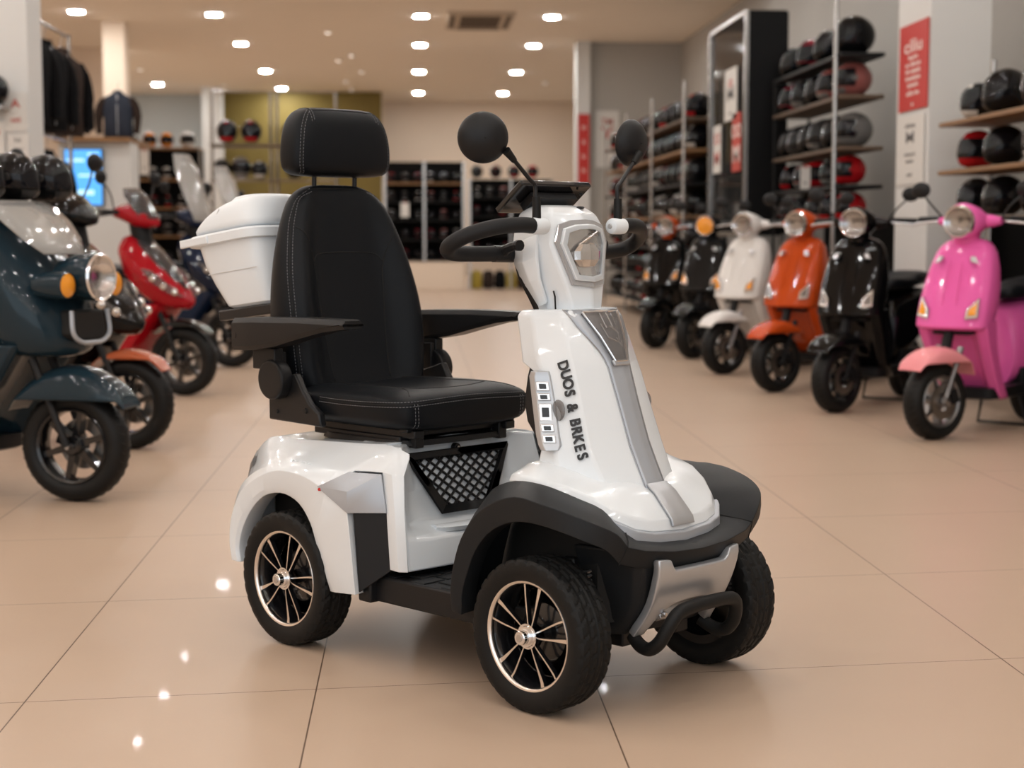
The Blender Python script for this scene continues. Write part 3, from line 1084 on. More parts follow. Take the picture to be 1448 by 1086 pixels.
# ---- handlebar
for s in (1, -1):
    bm = nb()
    path = catmull([(.288, -s * .165, 1.135), (.285, -s * .205, 1.137), (.262, -s * .262, 1.132), (.222, -s * .315, 1.114), (.186, -s * .337, 1.093), (.160, -s * .328, 1.076), (.150, -s * .29, 1.068), (.152, -s * .22, 1.066), (.160, -s * .13, 1.066)], 6)
    add_tube(bm, path, .0195, 14)
    link('handlebar', bm, M['foam_grip'], HERO)
    bm = nb()
    add_lathe(bm, [(.0, -.118), (.012, -.118), (.0185, -.122), (.0205, -.128), (.0205, -.160), (.0195, -.168), (0, -.168)], 24, 'y', (.289, 0, 1.1345), rot=None)
    if s < 0:
        for v in bm.verts:
            v.co.y = -v.co.y
    k = link('bar_joint', bm, M['white_plastic'], HERO)
    bm = nb()
    add_lathe(bm, [(.0, -s * .1155), (.006, -s * .1155), (.0075, -s * .119), (0, -s * .119)], 16, 'y', (.289, 0, 1.1345))
    link('bolt', bm, M['steel'], k)
    # throttle lever and cables
    bm = nb()
    add_tube(bm, catmull([(.160, -s * .145, 1.066), (.185, -s * .15, 1.078), (.218, -s * .155, 1.086), (.238, -s * .158, 1.087)], 4), [.014, .012, .012, .014], 10)
    add_tube(bm, [(.155, -s * .17, 1.066), (.155, -s * .10, 1.064)], .021, 12)
    link('throttle_lever', bm, M['black_plastic'], HERO)
    # mirrors
    ctr = Vector((.259, -.302, 1.343)) if s > 0 else Vector((.238, .268, 1.352))
    bm = nb()
    base = Vector((.287, -s * .150, 1.150))
    end = ctr + (Vector((.030, .045, -.030)) if s > 0 else Vector((.03, -.012, -.028)))
    knee = Vector((.283, -s * .152, 1.232))
    add_tube(bm, catmull([base, (base + knee) / 2, knee, knee.lerp(end, .15), knee.lerp(end, .5), end], 5), .0052, 10)
    mir = link('mirror', bm, M['black_metal'], HERO)
    bm = nb()
    add_tube(bm, [base, base + Vector((0, 0, .055))], [.0115, .0105], 12)
    link('mirror_sleeve', bm, M['rubber'], mir)
    bm = nb()
    add_tube(bm, [knee.lerp(end, .72), end], [.0075, .011], 12)
    link('mirror_sleeve', bm, M['rubber'], mir)
    bm = nb()
    yaw = radians(-33) if s > 0 else radians(4)
    rot = (Matrix.Rotation(yaw, 3, 'Z') @ Matrix.Rotation(radians(4), 3, 'Y'))
    add_lathe(bm, [(.0, .024), (.012, .0236), (.03, .019), (.048, .010), (.058, .0), (.0615, -.008), (.0615, -.014), (.0595, -.016)], 40, 'x', ctr, rot=rot)
    link('mirror_shell', bm, M['black_plastic'], mir, ang=50)
    bm = nb()
    add_lathe(bm, [(.0, -.0125), (.06, -.0125)], 40, 'x', ctr, rot=rot)
    link('mirror_glass', bm, M['chrome'], mir)
    bm = nb()
    add_lathe(bm, [(.0, .0262), (.0022, .0258), (.003, .0225), (0, .0225)], 12, 'x', ctr, rot=rot)
    link('mirror_screw', bm, M['seam'], mir)

# ---- seat
def bvh_of(o):
    dg = bpy.context.evaluated_depsgraph_get()
    dg.update()
    return BVHTree.FromObject(o, dg)

def drape(bvh, pts, d, off=.0006, n=8, closed=False):
    """lay a smooth line on a surface, shooting along d"""
    out = []
    d = Vector(d).normalized()
    for p in catmull(pts, n, closed):
        h = bvh.ray_cast(p - d * .6, d)
        if h[0] is not None:
            out.append(h[0] - d * off)
    return out

def dashes(bm, line, r=.0009, length=.0058, gap=.0035):
    acc, on, cur = 0, True, [line[0]]
    for a, b in zip(line, line[1:]):
        seg = (b - a).length
        t = 0
        while t < seg - 1e-9:
            need = (length if on else gap) - acc
            step = min(need, seg - t)
            t += step
            acc += step
            p = a.lerp(b, t / seg)
            if on:
                cur.append(p)
            if acc >= (length if on else gap) - 1e-9:
                if on and len(cur) > 1:
                    add_tube(bm, [cur[0], cur[-1]], r, 5)
                on = not on
                acc = 0
                cur = [p]
    return bm

# cushion: lofted front to back
bm = nb()
secs = []
for x, hw, zb, zt, dip in ((-.100, .175, .622, .655, 0), (-.101, .208, .606, .676, .0), (-.112, .230, .598, .693, .001), (-.145, .244, .594, .706, .006), (-.20, .252, .593, .711, .013), (-.30, .257, .593, .711, .018), (-.42, .257, .593, .708, .020), (-.52, .252, .594, .706, .014), (-.57, .238, .602, .696, .006)):
    ring = []
    zm = .664
    for u in range(32):
        t = 2 * pi * u / 32
        c, s_ = cos(t), sin(t)
        y = hw * abs(c) ** (.42 if s_ < 0 else .55) * (1 if c >= 0 else -1)
        z = zm + ((zt - zm) if s_ > 0 else (zm - zb)) * abs(s_) ** (.45 if s_ < 0 else .75) * (1 if s_ >= 0 else -1) if zt > zm else (zt + zb) / 2 + (zt - zb) / 2 * s_
        if s_ > 0 and dip:
            z -= dip * max(0, 1 - (abs(y) / (hw * .62)) ** 3)
        ring.append((x, y, z))
    secs.append(ring)
add_loft(bm, secs)
seat = link('seat_cushion', bm, M['vinyl'], HERO, sub=2)
bv = bvh_of(seat)
def ring_line(z, inset=0):
    pts = []
    for i in range(60):
        t = i / 60 * 2 * pi
        pts.append((cos(t), sin(t)))
    return pts
bm = nb(); bs = nb()
for dz in (-.006, .006):
    line = []
    for i in range(121):
        t = -pi * .62 + i / 120 * pi * 1.24
        d = Vector((-cos(t), -sin(t), 0))
        o = Vector((-.33, 0, .676 + dz + (.006 * cos(2 * t)) - .004))
        h = bv.ray_cast(o - d * .8, d)
        if h[0] is not None:
            line.append(h[0] - d * .0006)
    dashes(bm, line)
line = []
for i in range(121):
    t = -pi * .62 + i / 120 * pi * 1.24
    d = Vector((-cos(t), -sin(t), 0))
    o = Vector((-.33, 0, .676 + (.006 * cos(2 * t)) - .004))
    h = bv.ray_cast(o - d * .8, d)
    if h[0] is not None:
        line.append(h[0])
add_tube(bs, line, .0013, 6)
# seam lines on top and the corner seams at the front
for s in (1, -1):
    for o in (-.005, .005):
        ln = drape(bv, [(-.02, s * (.196 + o), .672), (-.02, s * (.195 + o), .64), (-.02, s * (.192 + o), .606)], (-1, 0, 0))
        if len(ln) > 2:
            dashes(bm, ln)
    ln = drape(bv, [(-.13, s * .196, .9), (-.17, s * .17, .9), (-.24, s * .150, .9), (-.40, s * .140, .9), (-.54, s * .135, .9)], (0, 0, -1), 0)
    add_tube(bs, ln, .0014, 6)
ln = drape(bv, [(-.205, -.157, .9), (-.19, -.08, .9), (-.187, 0, .9), (-.19, .08, .9), (-.205, .157, .9)], (0, 0, -1), 0)
add_tube(bs, ln, .0014, 6)
link('stitching', bm, M['stitch'], seat, recalc=False, weld=False)
link('seam_line', bs, M['seam'], seat, recalc=False, weld=False)

# backrest: lofted bottom to top
BR = [(.655, .215, -.535, -.500, -.650), (.685, .238, -.545, -.502, -.672), (.74, .250, -.565, -.508, -.692), (.82, .257, -.582, -.514, -.703), (.90, .256, -.598, -.524, -.712), (.98, .246, -.612, -.545, -.716), (1.06, .230, -.624, -.572, -.716),
      (1.13, .208, -.634, -.598, -.715), (1.19, .183, -.643, -.620, -.714), (1.225, .155, -.650, -.638, -.712), (1.248, .115, -.660, -.655, -.705), (1.256, .07, -.670, -.668, -.695)]
def br_ring(z, hw, xf, xb, xr, n=14):
    pts = []
    for k in range(n + 1):                      # front side, left to right
        t = -1 + 2 * k / n
        a = abs(t)
        y = t * hw * .97
        bol = 1 / (1 + math.exp(-(a - .66) * 16))
        x = lerp(xf, xb, bol)
        if a > .86:
            x = x - (x - (xb + xr) / 2) * ((a - .86) / .14) ** 2 * .55
        pts.append((x, -y, z))
    pts.append(((xb + xr) / 2 - .012, -hw, z))
    for k in range(n - 1):
        t = 1 - 2 * (k + .5) / (n - 1)
        a = abs(t)
        y = t * hw * .96
        x = xr + .03 * max(0, (a - .7) / .3) ** 2
        pts.append((x, -y, z))
    pts.append(((xb + xr) / 2 - .012, hw, z))
    return pts
bm = nb()
add_loft(bm, [br_ring(*b) for b in BR])
back = link('backrest', bm, M['vinyl'], HERO, sub=2)
bv = bvh_of(back)
bm = nb(); bs = nb()
for s in (1, -1):
    for o in (-.004, .004):
        ln = drape(bv, [(.2, s * (.228 + o), .70), (.2, s * (.236 + o), .80), (.2, s * (.236 + o), .90), (.2, s * (.226 + o), 1.0), (.2, s * (.206 + o), 1.09), (.2, s * (.180 + o), 1.165), (.2, s * (.148 + o * .7), 1.215), (.2, s * (.10 + o * .3), 1.240 + o)], (-1, 0, 0), .0004)
        dashes(bm, ln)
    ln = drape(bv, [(.2, s * .228, .70), (.2, s * .236, .80), (.2, s * .236, .90), (.2, s * .226, 1.0), (.2, s * .206, 1.09), (.2, s * .180, 1.165), (.2, s * .148, 1.215), (.2, s * .10, 1.241), (.2, 0, 1.245)], (-1, 0, 0), 0)
    add_tube(bs, ln, .0016, 6)
    ln = drape(bv, [(.2, s * .185, 1.135), (.2, s * .163, 1.115), (.2, s * .140, 1.07), (.2, s * .126, 1.02), (.2, s * .122, .97), (.2, s * .118, .90), (.2, s * .110, .80), (.2, s * .104, .70)], (-1, 0, 0), 0)
    add_tube(bs, ln, .0019, 6)
ln = drape(bv, [(.2, -.127, 1.035), (.2, -.112, 1.053), (.2, -.08, 1.060), (.2, 0, 1.062), (.2, .08, 1.060), (.2, .112, 1.053), (.2, .127, 1.035)], (-1, 0, 0), 0)
add_tube(bs, ln, .0019, 6)
link('stitching', bm, M['stitch'], back, recalc=False, weld=False)
link('seam_line', bs, M['seam'], back, recalc=False, weld=False)

# headrest
bm = nb()
HR = [(1.276, .140, -.64, -.695), (1.288, .172, -.612, -.715), (1.31, .183, -.603, -.722), (1.36, .182, -.600, -.724), (1.41, .172, -.604, -.724), (1.445, .155, -.612, -.722), (1.466, .130, -.628, -.712), (1.474, .095, -.645, -.695)]
secs = []
for z, hw, xf, xr in HR:
    ring = []
    for u in range(24):
        t = 2 * pi * u / 24
        c, s_ = cos(t), sin(t)
        ring.append(((xf + xr) / 2 + (xf - xr) / 2 * abs(c) ** .55 * (1 if c >= 0 else -1), hw * abs(s_) ** .45 * (1 if s_ >= 0 else -1), z))
    secs.append(ring)
add_loft(bm, secs)
hd = link('headrest', bm, M['vinyl'], HERO, sub=2)
bv = bvh_of(hd)
bm = nb(); bs = nb()
for s in (1, -1):
    for o in (-.004, .004, None):
        oo = o or 0
        ln = drape(bv, [(.2, s * (.148 + oo), 1.285), (.2, s * (.160 + oo), 1.31), (.2, s * (.160 + oo), 1.36), (.2, s * (.152 + oo), 1.41), (.2, s * (.136 + oo), 1.445), (.2, s * (.117 + oo), 1.464)], (-1, 0, 0), .0004)
        ln2 = drape(bv, [(-.615, s * (.118 + oo), 2), (-.64, s * (.114 + oo), 2), (-.70, s * (.11 + oo), 2)], (0, 0, -1), .0004)
        if o is None:
            add_tube(bs, ln, .0016, 6); add_tube(bs, ln2, .0016, 6)
        else:
            dashes(bm, ln); dashes(bm, ln2)
ln = drape(bv, [(.2, -.117, 1.463), (.2, 0, 1.466), (.2, .117, 1.463)], (-1, 0, 0), 0)
add_tube(bs, ln, .0016, 6)
link('stitching', bm, M['stitch'], hd, recalc=False, weld=False)
link('seam_line', bs, M['seam'], hd, recalc=False, weld=False)
for y in (-.075, .075):
    bm = nb()
    add_tube(bm, [(-.672, y, 1.22), (-.668, y, 1.30)], .007, 10)
    link('headrest_post', bm, M['black_metal'], HERO)

# armrests, hinges and side plates
for s in (1, -1):
    bm = nb()
    secs = []
    for x, y, hw, zb, zt in ((-.700, .318, .028, .800, .868), (-.69, .32, .036, .793, .882), (-.60, .322, .038, .797, .887), (-.50, .322, .038, .812, .890), (-.40, .321, .038, .836, .893), (-.30, .319, .036, .858, .893), (-.225, .317, .036, .868, .893), (-.212, .317, .034, .869, .891)):
        y = -s * y
        secs.append([(x, y - hw, zb + .012), (x, y - hw * .8, zb), (x, y + hw * .8, zb), (x, y + hw, zb + .012), (x, y + hw, zt - .014), (x, y + hw * .72, zt), (x, y - hw * .72, zt), (x, y - hw, zt - .014)])
    add_loft(bm, secs)
    arm = link('armrest', bm, M['black_plastic'], HERO, ang=40, bevel=.004, segs=2)
    bm = nb()
    add_lathe(bm, [(0, -s * .358), (.008, -s * .358), (.009, -s * .353), (0, -s * .353)], 16, 'y', (-.675, 0, .835))
    link('pivot_bolt', bm, M['black_metal'], arm)
    bm = nb()
    add_box(bm, (-.60, -s * .30, .772), (.10, .03, .06))
    add_box(bm, (-.59, -s * .285, .745), (.07, .03, .09))
    add_lathe(bm, [(0, -s * .322), (.050, -s * .322), (.055, -s * .318), (.056, -s * .295), (.052, -s * .28), (0, -s * .28)], 36, 'y', (-.566, 0, .716))
    hg = link('hinge', bm, M['black_plastic'], HERO, ang=35, bevel=.003)
    bm = nb()
    P = [(-.62, .700), (-.50, .735), (-.47, .69), (-.44, .655), (-.40, .632), (-.39, .596), (-.62, .600)]
    add_prism(bm, [(x, -s * .262, z) for x, z in P], (0, -s * .022, 0))
    link('hinge_bracket', bm, M['black_metal'], HERO, bevel=.005)
    bm = nb()
    add_lathe(bm, [(0, -s * .288), (.007, -s * .288), (.008, -s * .284), (0, -s * .284)], 12, 'y', (-.455, 0, .635))
    add_lathe(bm, [(0, -s * .288), (.005, -s * .288), (.006, -s * .284), (0, -s * .284)], 12, 'y', (-.58, 0, .625))
    link('bracket_bolt', bm, M['shadow_gap'], HERO)
# seat rails
bm = nb()
for y in (-.17, .17):
    add_box(bm, (-.33, y, .588), (.42, .035, .022))
    add_box(bm, (-.35, y, .572), (.36, .05, .018))
add_box(bm, (-.33, 0, .585), (.34, .30, .014))
add_box(bm, (-.15, -.155, .575), (.03, .03, .05))
add_box(bm, (-.15, .155, .575), (.03, .03, .05))
add_box(bm, (-.15, 0, .599), (.03, .40, .012))
add_lathe(bm, [(.055, .54), (.055, .60), (0, .60)], 20, 'z', (-.33, 0, 0))
link('seat_rail', bm, M['black_metal'], HERO, bevel=.003)
bm = nb()
add_loft(bm, [sect(-.33, 0, .556, .20, .21, 5, 28), sect(-.33, 0, .5705, .195, .205, 5, 28)])
link('seat_base', bm, M['black_plastic'], HERO, ang=40)

# ---- rear storage box
def boxring(z, xa, xb, hy, e=6):
    return sect((xa + xb) / 2, 0, z, (xb - xa) / 2, hy, e, 32)
bm = nb()
add_loft(bm, [boxring(.885, -.985, -.768, .168), boxring(.893, -1.0, -.760, .177), boxring(.96, -1.045, -.768, .188), boxring(1.02, -1.08, -.776, .195), boxring(1.085, -1.10, -.782, .20)])
tb = link('storage_box', bm, M['white_plastic'], HERO, ang=30, bevel=.0, )
bm = nb()
add_loft(bm, [boxring(1.078, -1.118, -.772, .212), boxring(1.080, -1.128, -.768, .217), boxring(1.104, -1.130, -.768, .217), boxring(1.110, -1.122, -.772, .212)])
link('box_rim', bm, M['white_plastic'], tb, ang=30)
bm = nb()
add_loft(bm, [boxring(1.105, -1.120, -.776, .207), boxring(1.125, -1.112, -.779, .204), boxring(1.15, -1.094, -.784, .197, 5), boxring(1.172, -1.062, -.788, .188, 4.5), boxring(1.19, -1.018, -.793, .176, 4), boxring(1.203, -.97, -.80, .160, 4), boxring(1.208, -.93, -.82, .13, 4)])
link('box_lid', bm, M['white_plastic'], tb, ang=60, sub=1)
bm = nb()
add_loft(bm, [sect(-.945, -.03, 1.190, .075, .10, 3, 24), sect(-.945, -.03, 1.208, .072, .096, 3, 24), sect(-.945, -.03, 1.218, .060, .084, 3, 24)])
link('lid_boss', bm, M['white_plastic'], tb, ang=60)
bm = nb()
add_box(bm, (-1.055, -.216, 1.093), (.14, .012, .024), Matrix.Rotation(radians(0), 3, 'Y'))
link('box_latch', bm, M['white_plastic'], tb, bevel=.003)
bm = nb()
add_tube(bm, [(-1.03, -.193, .992), (-.79, -.192, .992)], .0012, 6)
add_tube(bm, [(-.985, -.193, 1.14), (-.96, -.185, 1.18)], .0016, 6)
link('box_seam', bm, M['emblem_gray'], tb)
ca = radians(-7)
piv = Vector((-1.03, 0, 1.01))
tb.rotation_euler = (0, ca, 0)
tb.location = piv - Matrix.Rotation(ca, 3, 'Y') @ piv
bm = nb()
ry = Matrix.Rotation(radians(-7), 3, 'Y')
add_box(bm, (-.87, 0, .890), (.24, .26, .022), ry)
add_box(bm, (-.87, -.165, .886), (.26, .03, .03), ry)
add_box(bm, (-.87, .165, .886), (.26, .03, .03), ry)
add_tube(bm, catmull([(-.80, -.12, .87), (-.76, -.12, .80), (-.72, -.12, .70), (-.67, -.12, .58)], 4), .014, 8)
add_tube(bm, catmull([(-.80, .12, .87), (-.76, .12, .80), (-.72, .12, .70), (-.67, .12, .58)], 4), .014, 8)
link('box_carrier', bm, M['black_metal'], HERO, bevel=.004)
# ================================================================ showroom scooters
def paint(key, col, rough=0.16):
    m = dm(key, col, max(.12, rough), coat=0.42, spec=.08)
    m.node_tree.nodes['Principled BSDF'].inputs['Coat Roughness'].default_value = 0.03
    return m
paint('pink_paint', (0.80, 0.13, 0.42)); paint('pale_pink', (0.82, 0.30, 0.33)); paint('orange_paint', (0.50, 0.066, 0.010)); paint('gloss_white', (0.72, 0.70, 0.68))
paint('gloss_black', (0.004, 0.004, 0.0045), .12); paint('graphite', (0.010, 0.0105, 0.0115), .14); paint('blue_gray', (0.012, 0.027, 0.039)); paint('red_paint', (0.34, 0.005, 0.012)); paint('copper', (0.42, 0.10, 0.04))
paint('navy', (0.008, 0.016, 0.04))
dm('glass_dark', (0.05, 0.05, 0.055), 0.05, alpha=.75, coat=.8)
dm('screen_glass', (0.55, 0.54, 0.52), 0.06, alpha=.5, coat=.8)
dm('dark_gray', (0.010, 0.010, 0.011), 0.45, spec=.2)
dm('lamp_bowl', (0.40, 0.40, 0.41), 0.12, metal=1.0)
dm('alloy', (0.30, 0.29, 0.29), 0.35, metal=.9)

def scooter_wheel(root, R, c, rim, steer=0.0):
    w_ = .055
    k = R / .21
    bm = nb()
    prof = [(R * .66, -w_ * .75), (R * .72, -w_), (R * .86, -w_ * 1.08), (R * .95, -w_ * .82), (R * .99, -w_ * .42), (R, 0), (R * .99, w_ * .42), (R * .95, w_ * .82), (R * .86, w_ * 1.08), (R * .72, w_), (R * .66, w_ * .75)]
    add_lathe(bm, prof, 48)
    for q in range(36):
        for s in (1, -1):
            t = 2 * pi * (q + (.5 if s > 0 else 0)) / 36
            pts = [(R * .997 * cos(t + a), h * s, R * .997 * sin(t + a)) for a, h in ((0, .006), (.05, .022))] + [(R * .962 * cos(t + .09), .044 * s, R * .962 * sin(t + .09))]
            add_tube(bm, pts, .0022, 4)
    w = link('wheel', bm, M['rubber'], root, ang=50)
    w.location = c
    w.rotation_euler = (0, 0, steer)
    bm = nb()
    add_lathe(bm, [(R * .665, -.045), (R * .68, -.05), (R * .665, -.053), (R * .62, -.046), (R * .60, -.02), (R * .60, .02), (R * .62, .046), (R * .665, .053), (R * .68, .05), (R * .665, .045)], 40)
    for q in range(6):
        t = 2 * pi * q / 6 + .3
        d = Vector((cos(t), 0, sin(t)))
        n = Vector((-sin(t), 0, cos(t)))
        secs = []
        for rr_, wd in ((.035 * k, .016), (R * .62, .011)):
            secs.append([d * rr_ - n * wd + Vector((0, -.024, 0)), d * rr_ + n * wd + Vector((0, -.024, 0)), d * rr_ + n * wd + Vector((0, .024, 0)), d * rr_ - n * wd + Vector((0, .024, 0))])
        add_loft(bm, secs)
    add_lathe(bm, [(0, -.05), (.034, -.05), (.042, -.04), (.042, .04), (.034, .05), (0, .05)], 24)
    link('rim', bm, rim, w, ang=35)
    for s in (1, -1):
        bm = nb()
        add_lathe(bm, [(R * .24, s * .058), (R * .46, s * .058), (R * .46, s * .062), (R * .24, s * .062), (R * .24, s * .058)], 36)
        for q in range(20):
            t = 2 * pi * q / 20
            for rr_ in (R * .31, R * .39):
                add_lathe(bm, [(0, s * .0625), (.004, s * .0625), (.004, s * .061)], 6, 'y', (rr_ * cos(t + rr_ * 9), 0, rr_ * sin(t + rr_ * 9)))
        link('brake_disc', bm, M['disc_steel'], w)
        break
    bm = nb()
    add_box(bm, (-R * .36, .06, R * .12), (.05, .045, .075), Matrix.Rotation(radians(20), 3, 'Y'))
    link('brake_caliper', bm, M['dark_gray'], w, bevel=.006)
    bm = nb()
    add_lathe(bm, [(0, -.085), (.009, -.085), (.012, -.08), (.012, .08), (.009, .085), (0, .085)], 16)
    link('axle_nut', bm, M['steel'], w)
    return w

def fender_shell(root, R, m, front, rear, top, hw, steer, c, drop=.06, nose=.05):
    """arched mudguard over the wheel, angles in degrees measured from straight ahead"""
    bm = nb()
    rows = []
    n = 16
    for i in range(n + 1):
        a = radians(lerp(front, rear, i / n))
        u = i / n
        rr_ = R * top + nose * sin(pi * min(1, u * 1.1)) * .5
        wd = hw * (.40 + .60 * min(1, sin(pi * (u * .70 + .15)) * 1.15))
        cx_, cz = rr_ * cos(a), rr_ * sin(a)
        zl = min(cz - .004, R * 1.0 * drop / .085)
        row = []
        for t in (-1, -.985, -.84, -.5, 0, .5, .84, .985, 1):
            at = abs(t)
            k = 0 if at < .3 else (.05 if at < .6 else (.22 if at < .9 else (.62 if at < .99 else 1)))
            row.append((cx_, wd * t, lerp(cz, zl, k)))
        rows.append(row)
    grid_faces(bm, rows)
    for v in bm.verts:
        x, y = v.co.x, v.co.y
        v.co.x, v.co.y = x * cos(steer) - y * sin(steer) + c[0], x * sin(steer) + y * cos(steer) + c[1]
        v.co.z += c[2]
    return link('fender', bm, m, root, ang=60, solid=.005, sub=1)

def rotz(p, a):
    return Vector((p[0] * cos(a) - p[1] * sin(a), p[0] * sin(a) + p[1] * cos(a), p[2]))

def common_rear(t, body, R, seat_m, rim, L=1.30):
    """floorboard, engine, rear body, seat, rear wheel, stand, tail light"""
    bm = nb()
    add_loft(bm, [sect(-.66, 0, .19, .26, .15, 6, 24), sect(-.66, 0, .20, .28, .17, 6, 24), sect(-.66, 0, .255, .28, .17, 6, 24)])
    link('floorboard', bm, M['dark_gray'], t, ang=40)
    bm = nb()
    secs = []
    for x, z0, z1, w in ((-.80, .24, .66, .10), (-.84, .24, .70, .125), (-.95, .28, .73, .16), (-1.10, .36, .745, .19), (-1.28, .43, .75, .195), (-1.42, .48, .745, .165), (-1.55, .55, .735, .11), (-1.63, .61, .715, .05)):
        ring = []
        for i in range(20):
            a = 2 * pi * i / 20
            ring.append((x, w * abs(cos(a)) ** .7 * (1 if cos(a) >= 0 else -1), (z0 + z1) / 2 + (z1 - z0) / 2 * abs(sin(a)) ** .7 * (1 if sin(a) >= 0 else -1)))
        secs.append(ring)
    add_loft(bm, secs)
    link('rear_body', bm, body, t, ang=60)
    bm = nb()
    secs = []
    for x, z0, z1, w in ((-.76, .745, .78, .06), (-.79, .735, .815, .105), (-.92, .735, .825, .14), (-1.08, .745, .82, .15), (-1.16, .75, .845, .145), (-1.35, .76, .86, .135), (-1.48, .77, .85, .11), (-1.54, .775, .82, .07)):
        ring = []
        for i in range(16):
            a = 2 * pi * i / 16
            ring.append((x, w * abs(cos(a)) ** .6 * (1 if cos(a) >= 0 else -1), (z0 + z1) / 2 + (z1 - z0) / 2 * abs(sin(a)) ** .6 * (1 if sin(a) >= 0 else -1)))
        secs.append(ring)
    add_loft(bm, secs)
    link('seat', bm, seat_m, t, ang=60)
    scooter_wheel(t, R, (-L, 0, R), rim)
    bm = nb()
    add_box(bm, (-1.05, .10, .27), (.40, .08, .15))
    add_box(bm, (-1.1, -.02, .30), (.30, .14, .16))
    add_lathe(bm, [(.0, -.2), (.045, -.2), (.05, -.17), (.05, .12), (.035, .16), (0, .16)], 16, 'x', (-1.25, -.16, .28))
    link('engine', bm, M['dark_gray'], t, bevel=.012)
    bm = nb()
    add_tube(bm, [(-.86, .10, .22), (-.90, .15, .012), (-.90, -.15, .012), (-.86, -.10, .22)], .011, 8)
    link('centre_stand', bm, M['black_metal'], t)
    bm = nb()
    add_ellipsoid(bm, (-1.615, 0, .66), (.03, .06, .035), 14, 8)
    link('tail_light', bm, M['red_lens'], t)

def bars(t, hx_, hz, grip_m, lever_m, mirror=True, half=.34, msize=.046, rise=.13, mir_m=None):
    for s in (1, -1):
        bm = nb()
        add_tube(bm, [(hx_ + .0, s * .08, hz), (hx_ - .03, s * .16, hz + .01), (hx_ - .06, s * .21, hz + .012)], .016, 10)
        add_tube(bm, [(hx_ - .06, s * .21, hz + .012), (hx_ - .085, s * half, hz + .008)], .0175, 12)
        h = link('handlebar', bm, grip_m, t)
        bm = nb()
        add_tube(bm, [(hx_ - .02, s * .19, hz), (hx_ + .0, s * .23, hz - .004), (hx_ - .005, s * .30, hz - .010), (hx_ - .02, s * half, hz - .018)], .007, 8)
        link('brake_lever', bm, lever_m, h)
        if mirror:
            bm = nb()
            p0 = Vector((hx_ - .03, s * .17, hz + .015))
            p1 = p0 + Vector((.02, s * .06, rise * .55))
            p2 = p0 + Vector((0, s * .12, rise))
            add_tube(bm, catmull([p0, p1, p2], 5), .0055, 8)
            k = link('mirror_stem', bm, M['black_metal'], t)
            bm = nb()
            add_ellipsoid(bm, p2 + Vector((.0, s * .02, .03)), (.018, msize * 1.25, msize), 18, 10)
            link('mirror', bm, mir_m or M['black_plastic'], k)

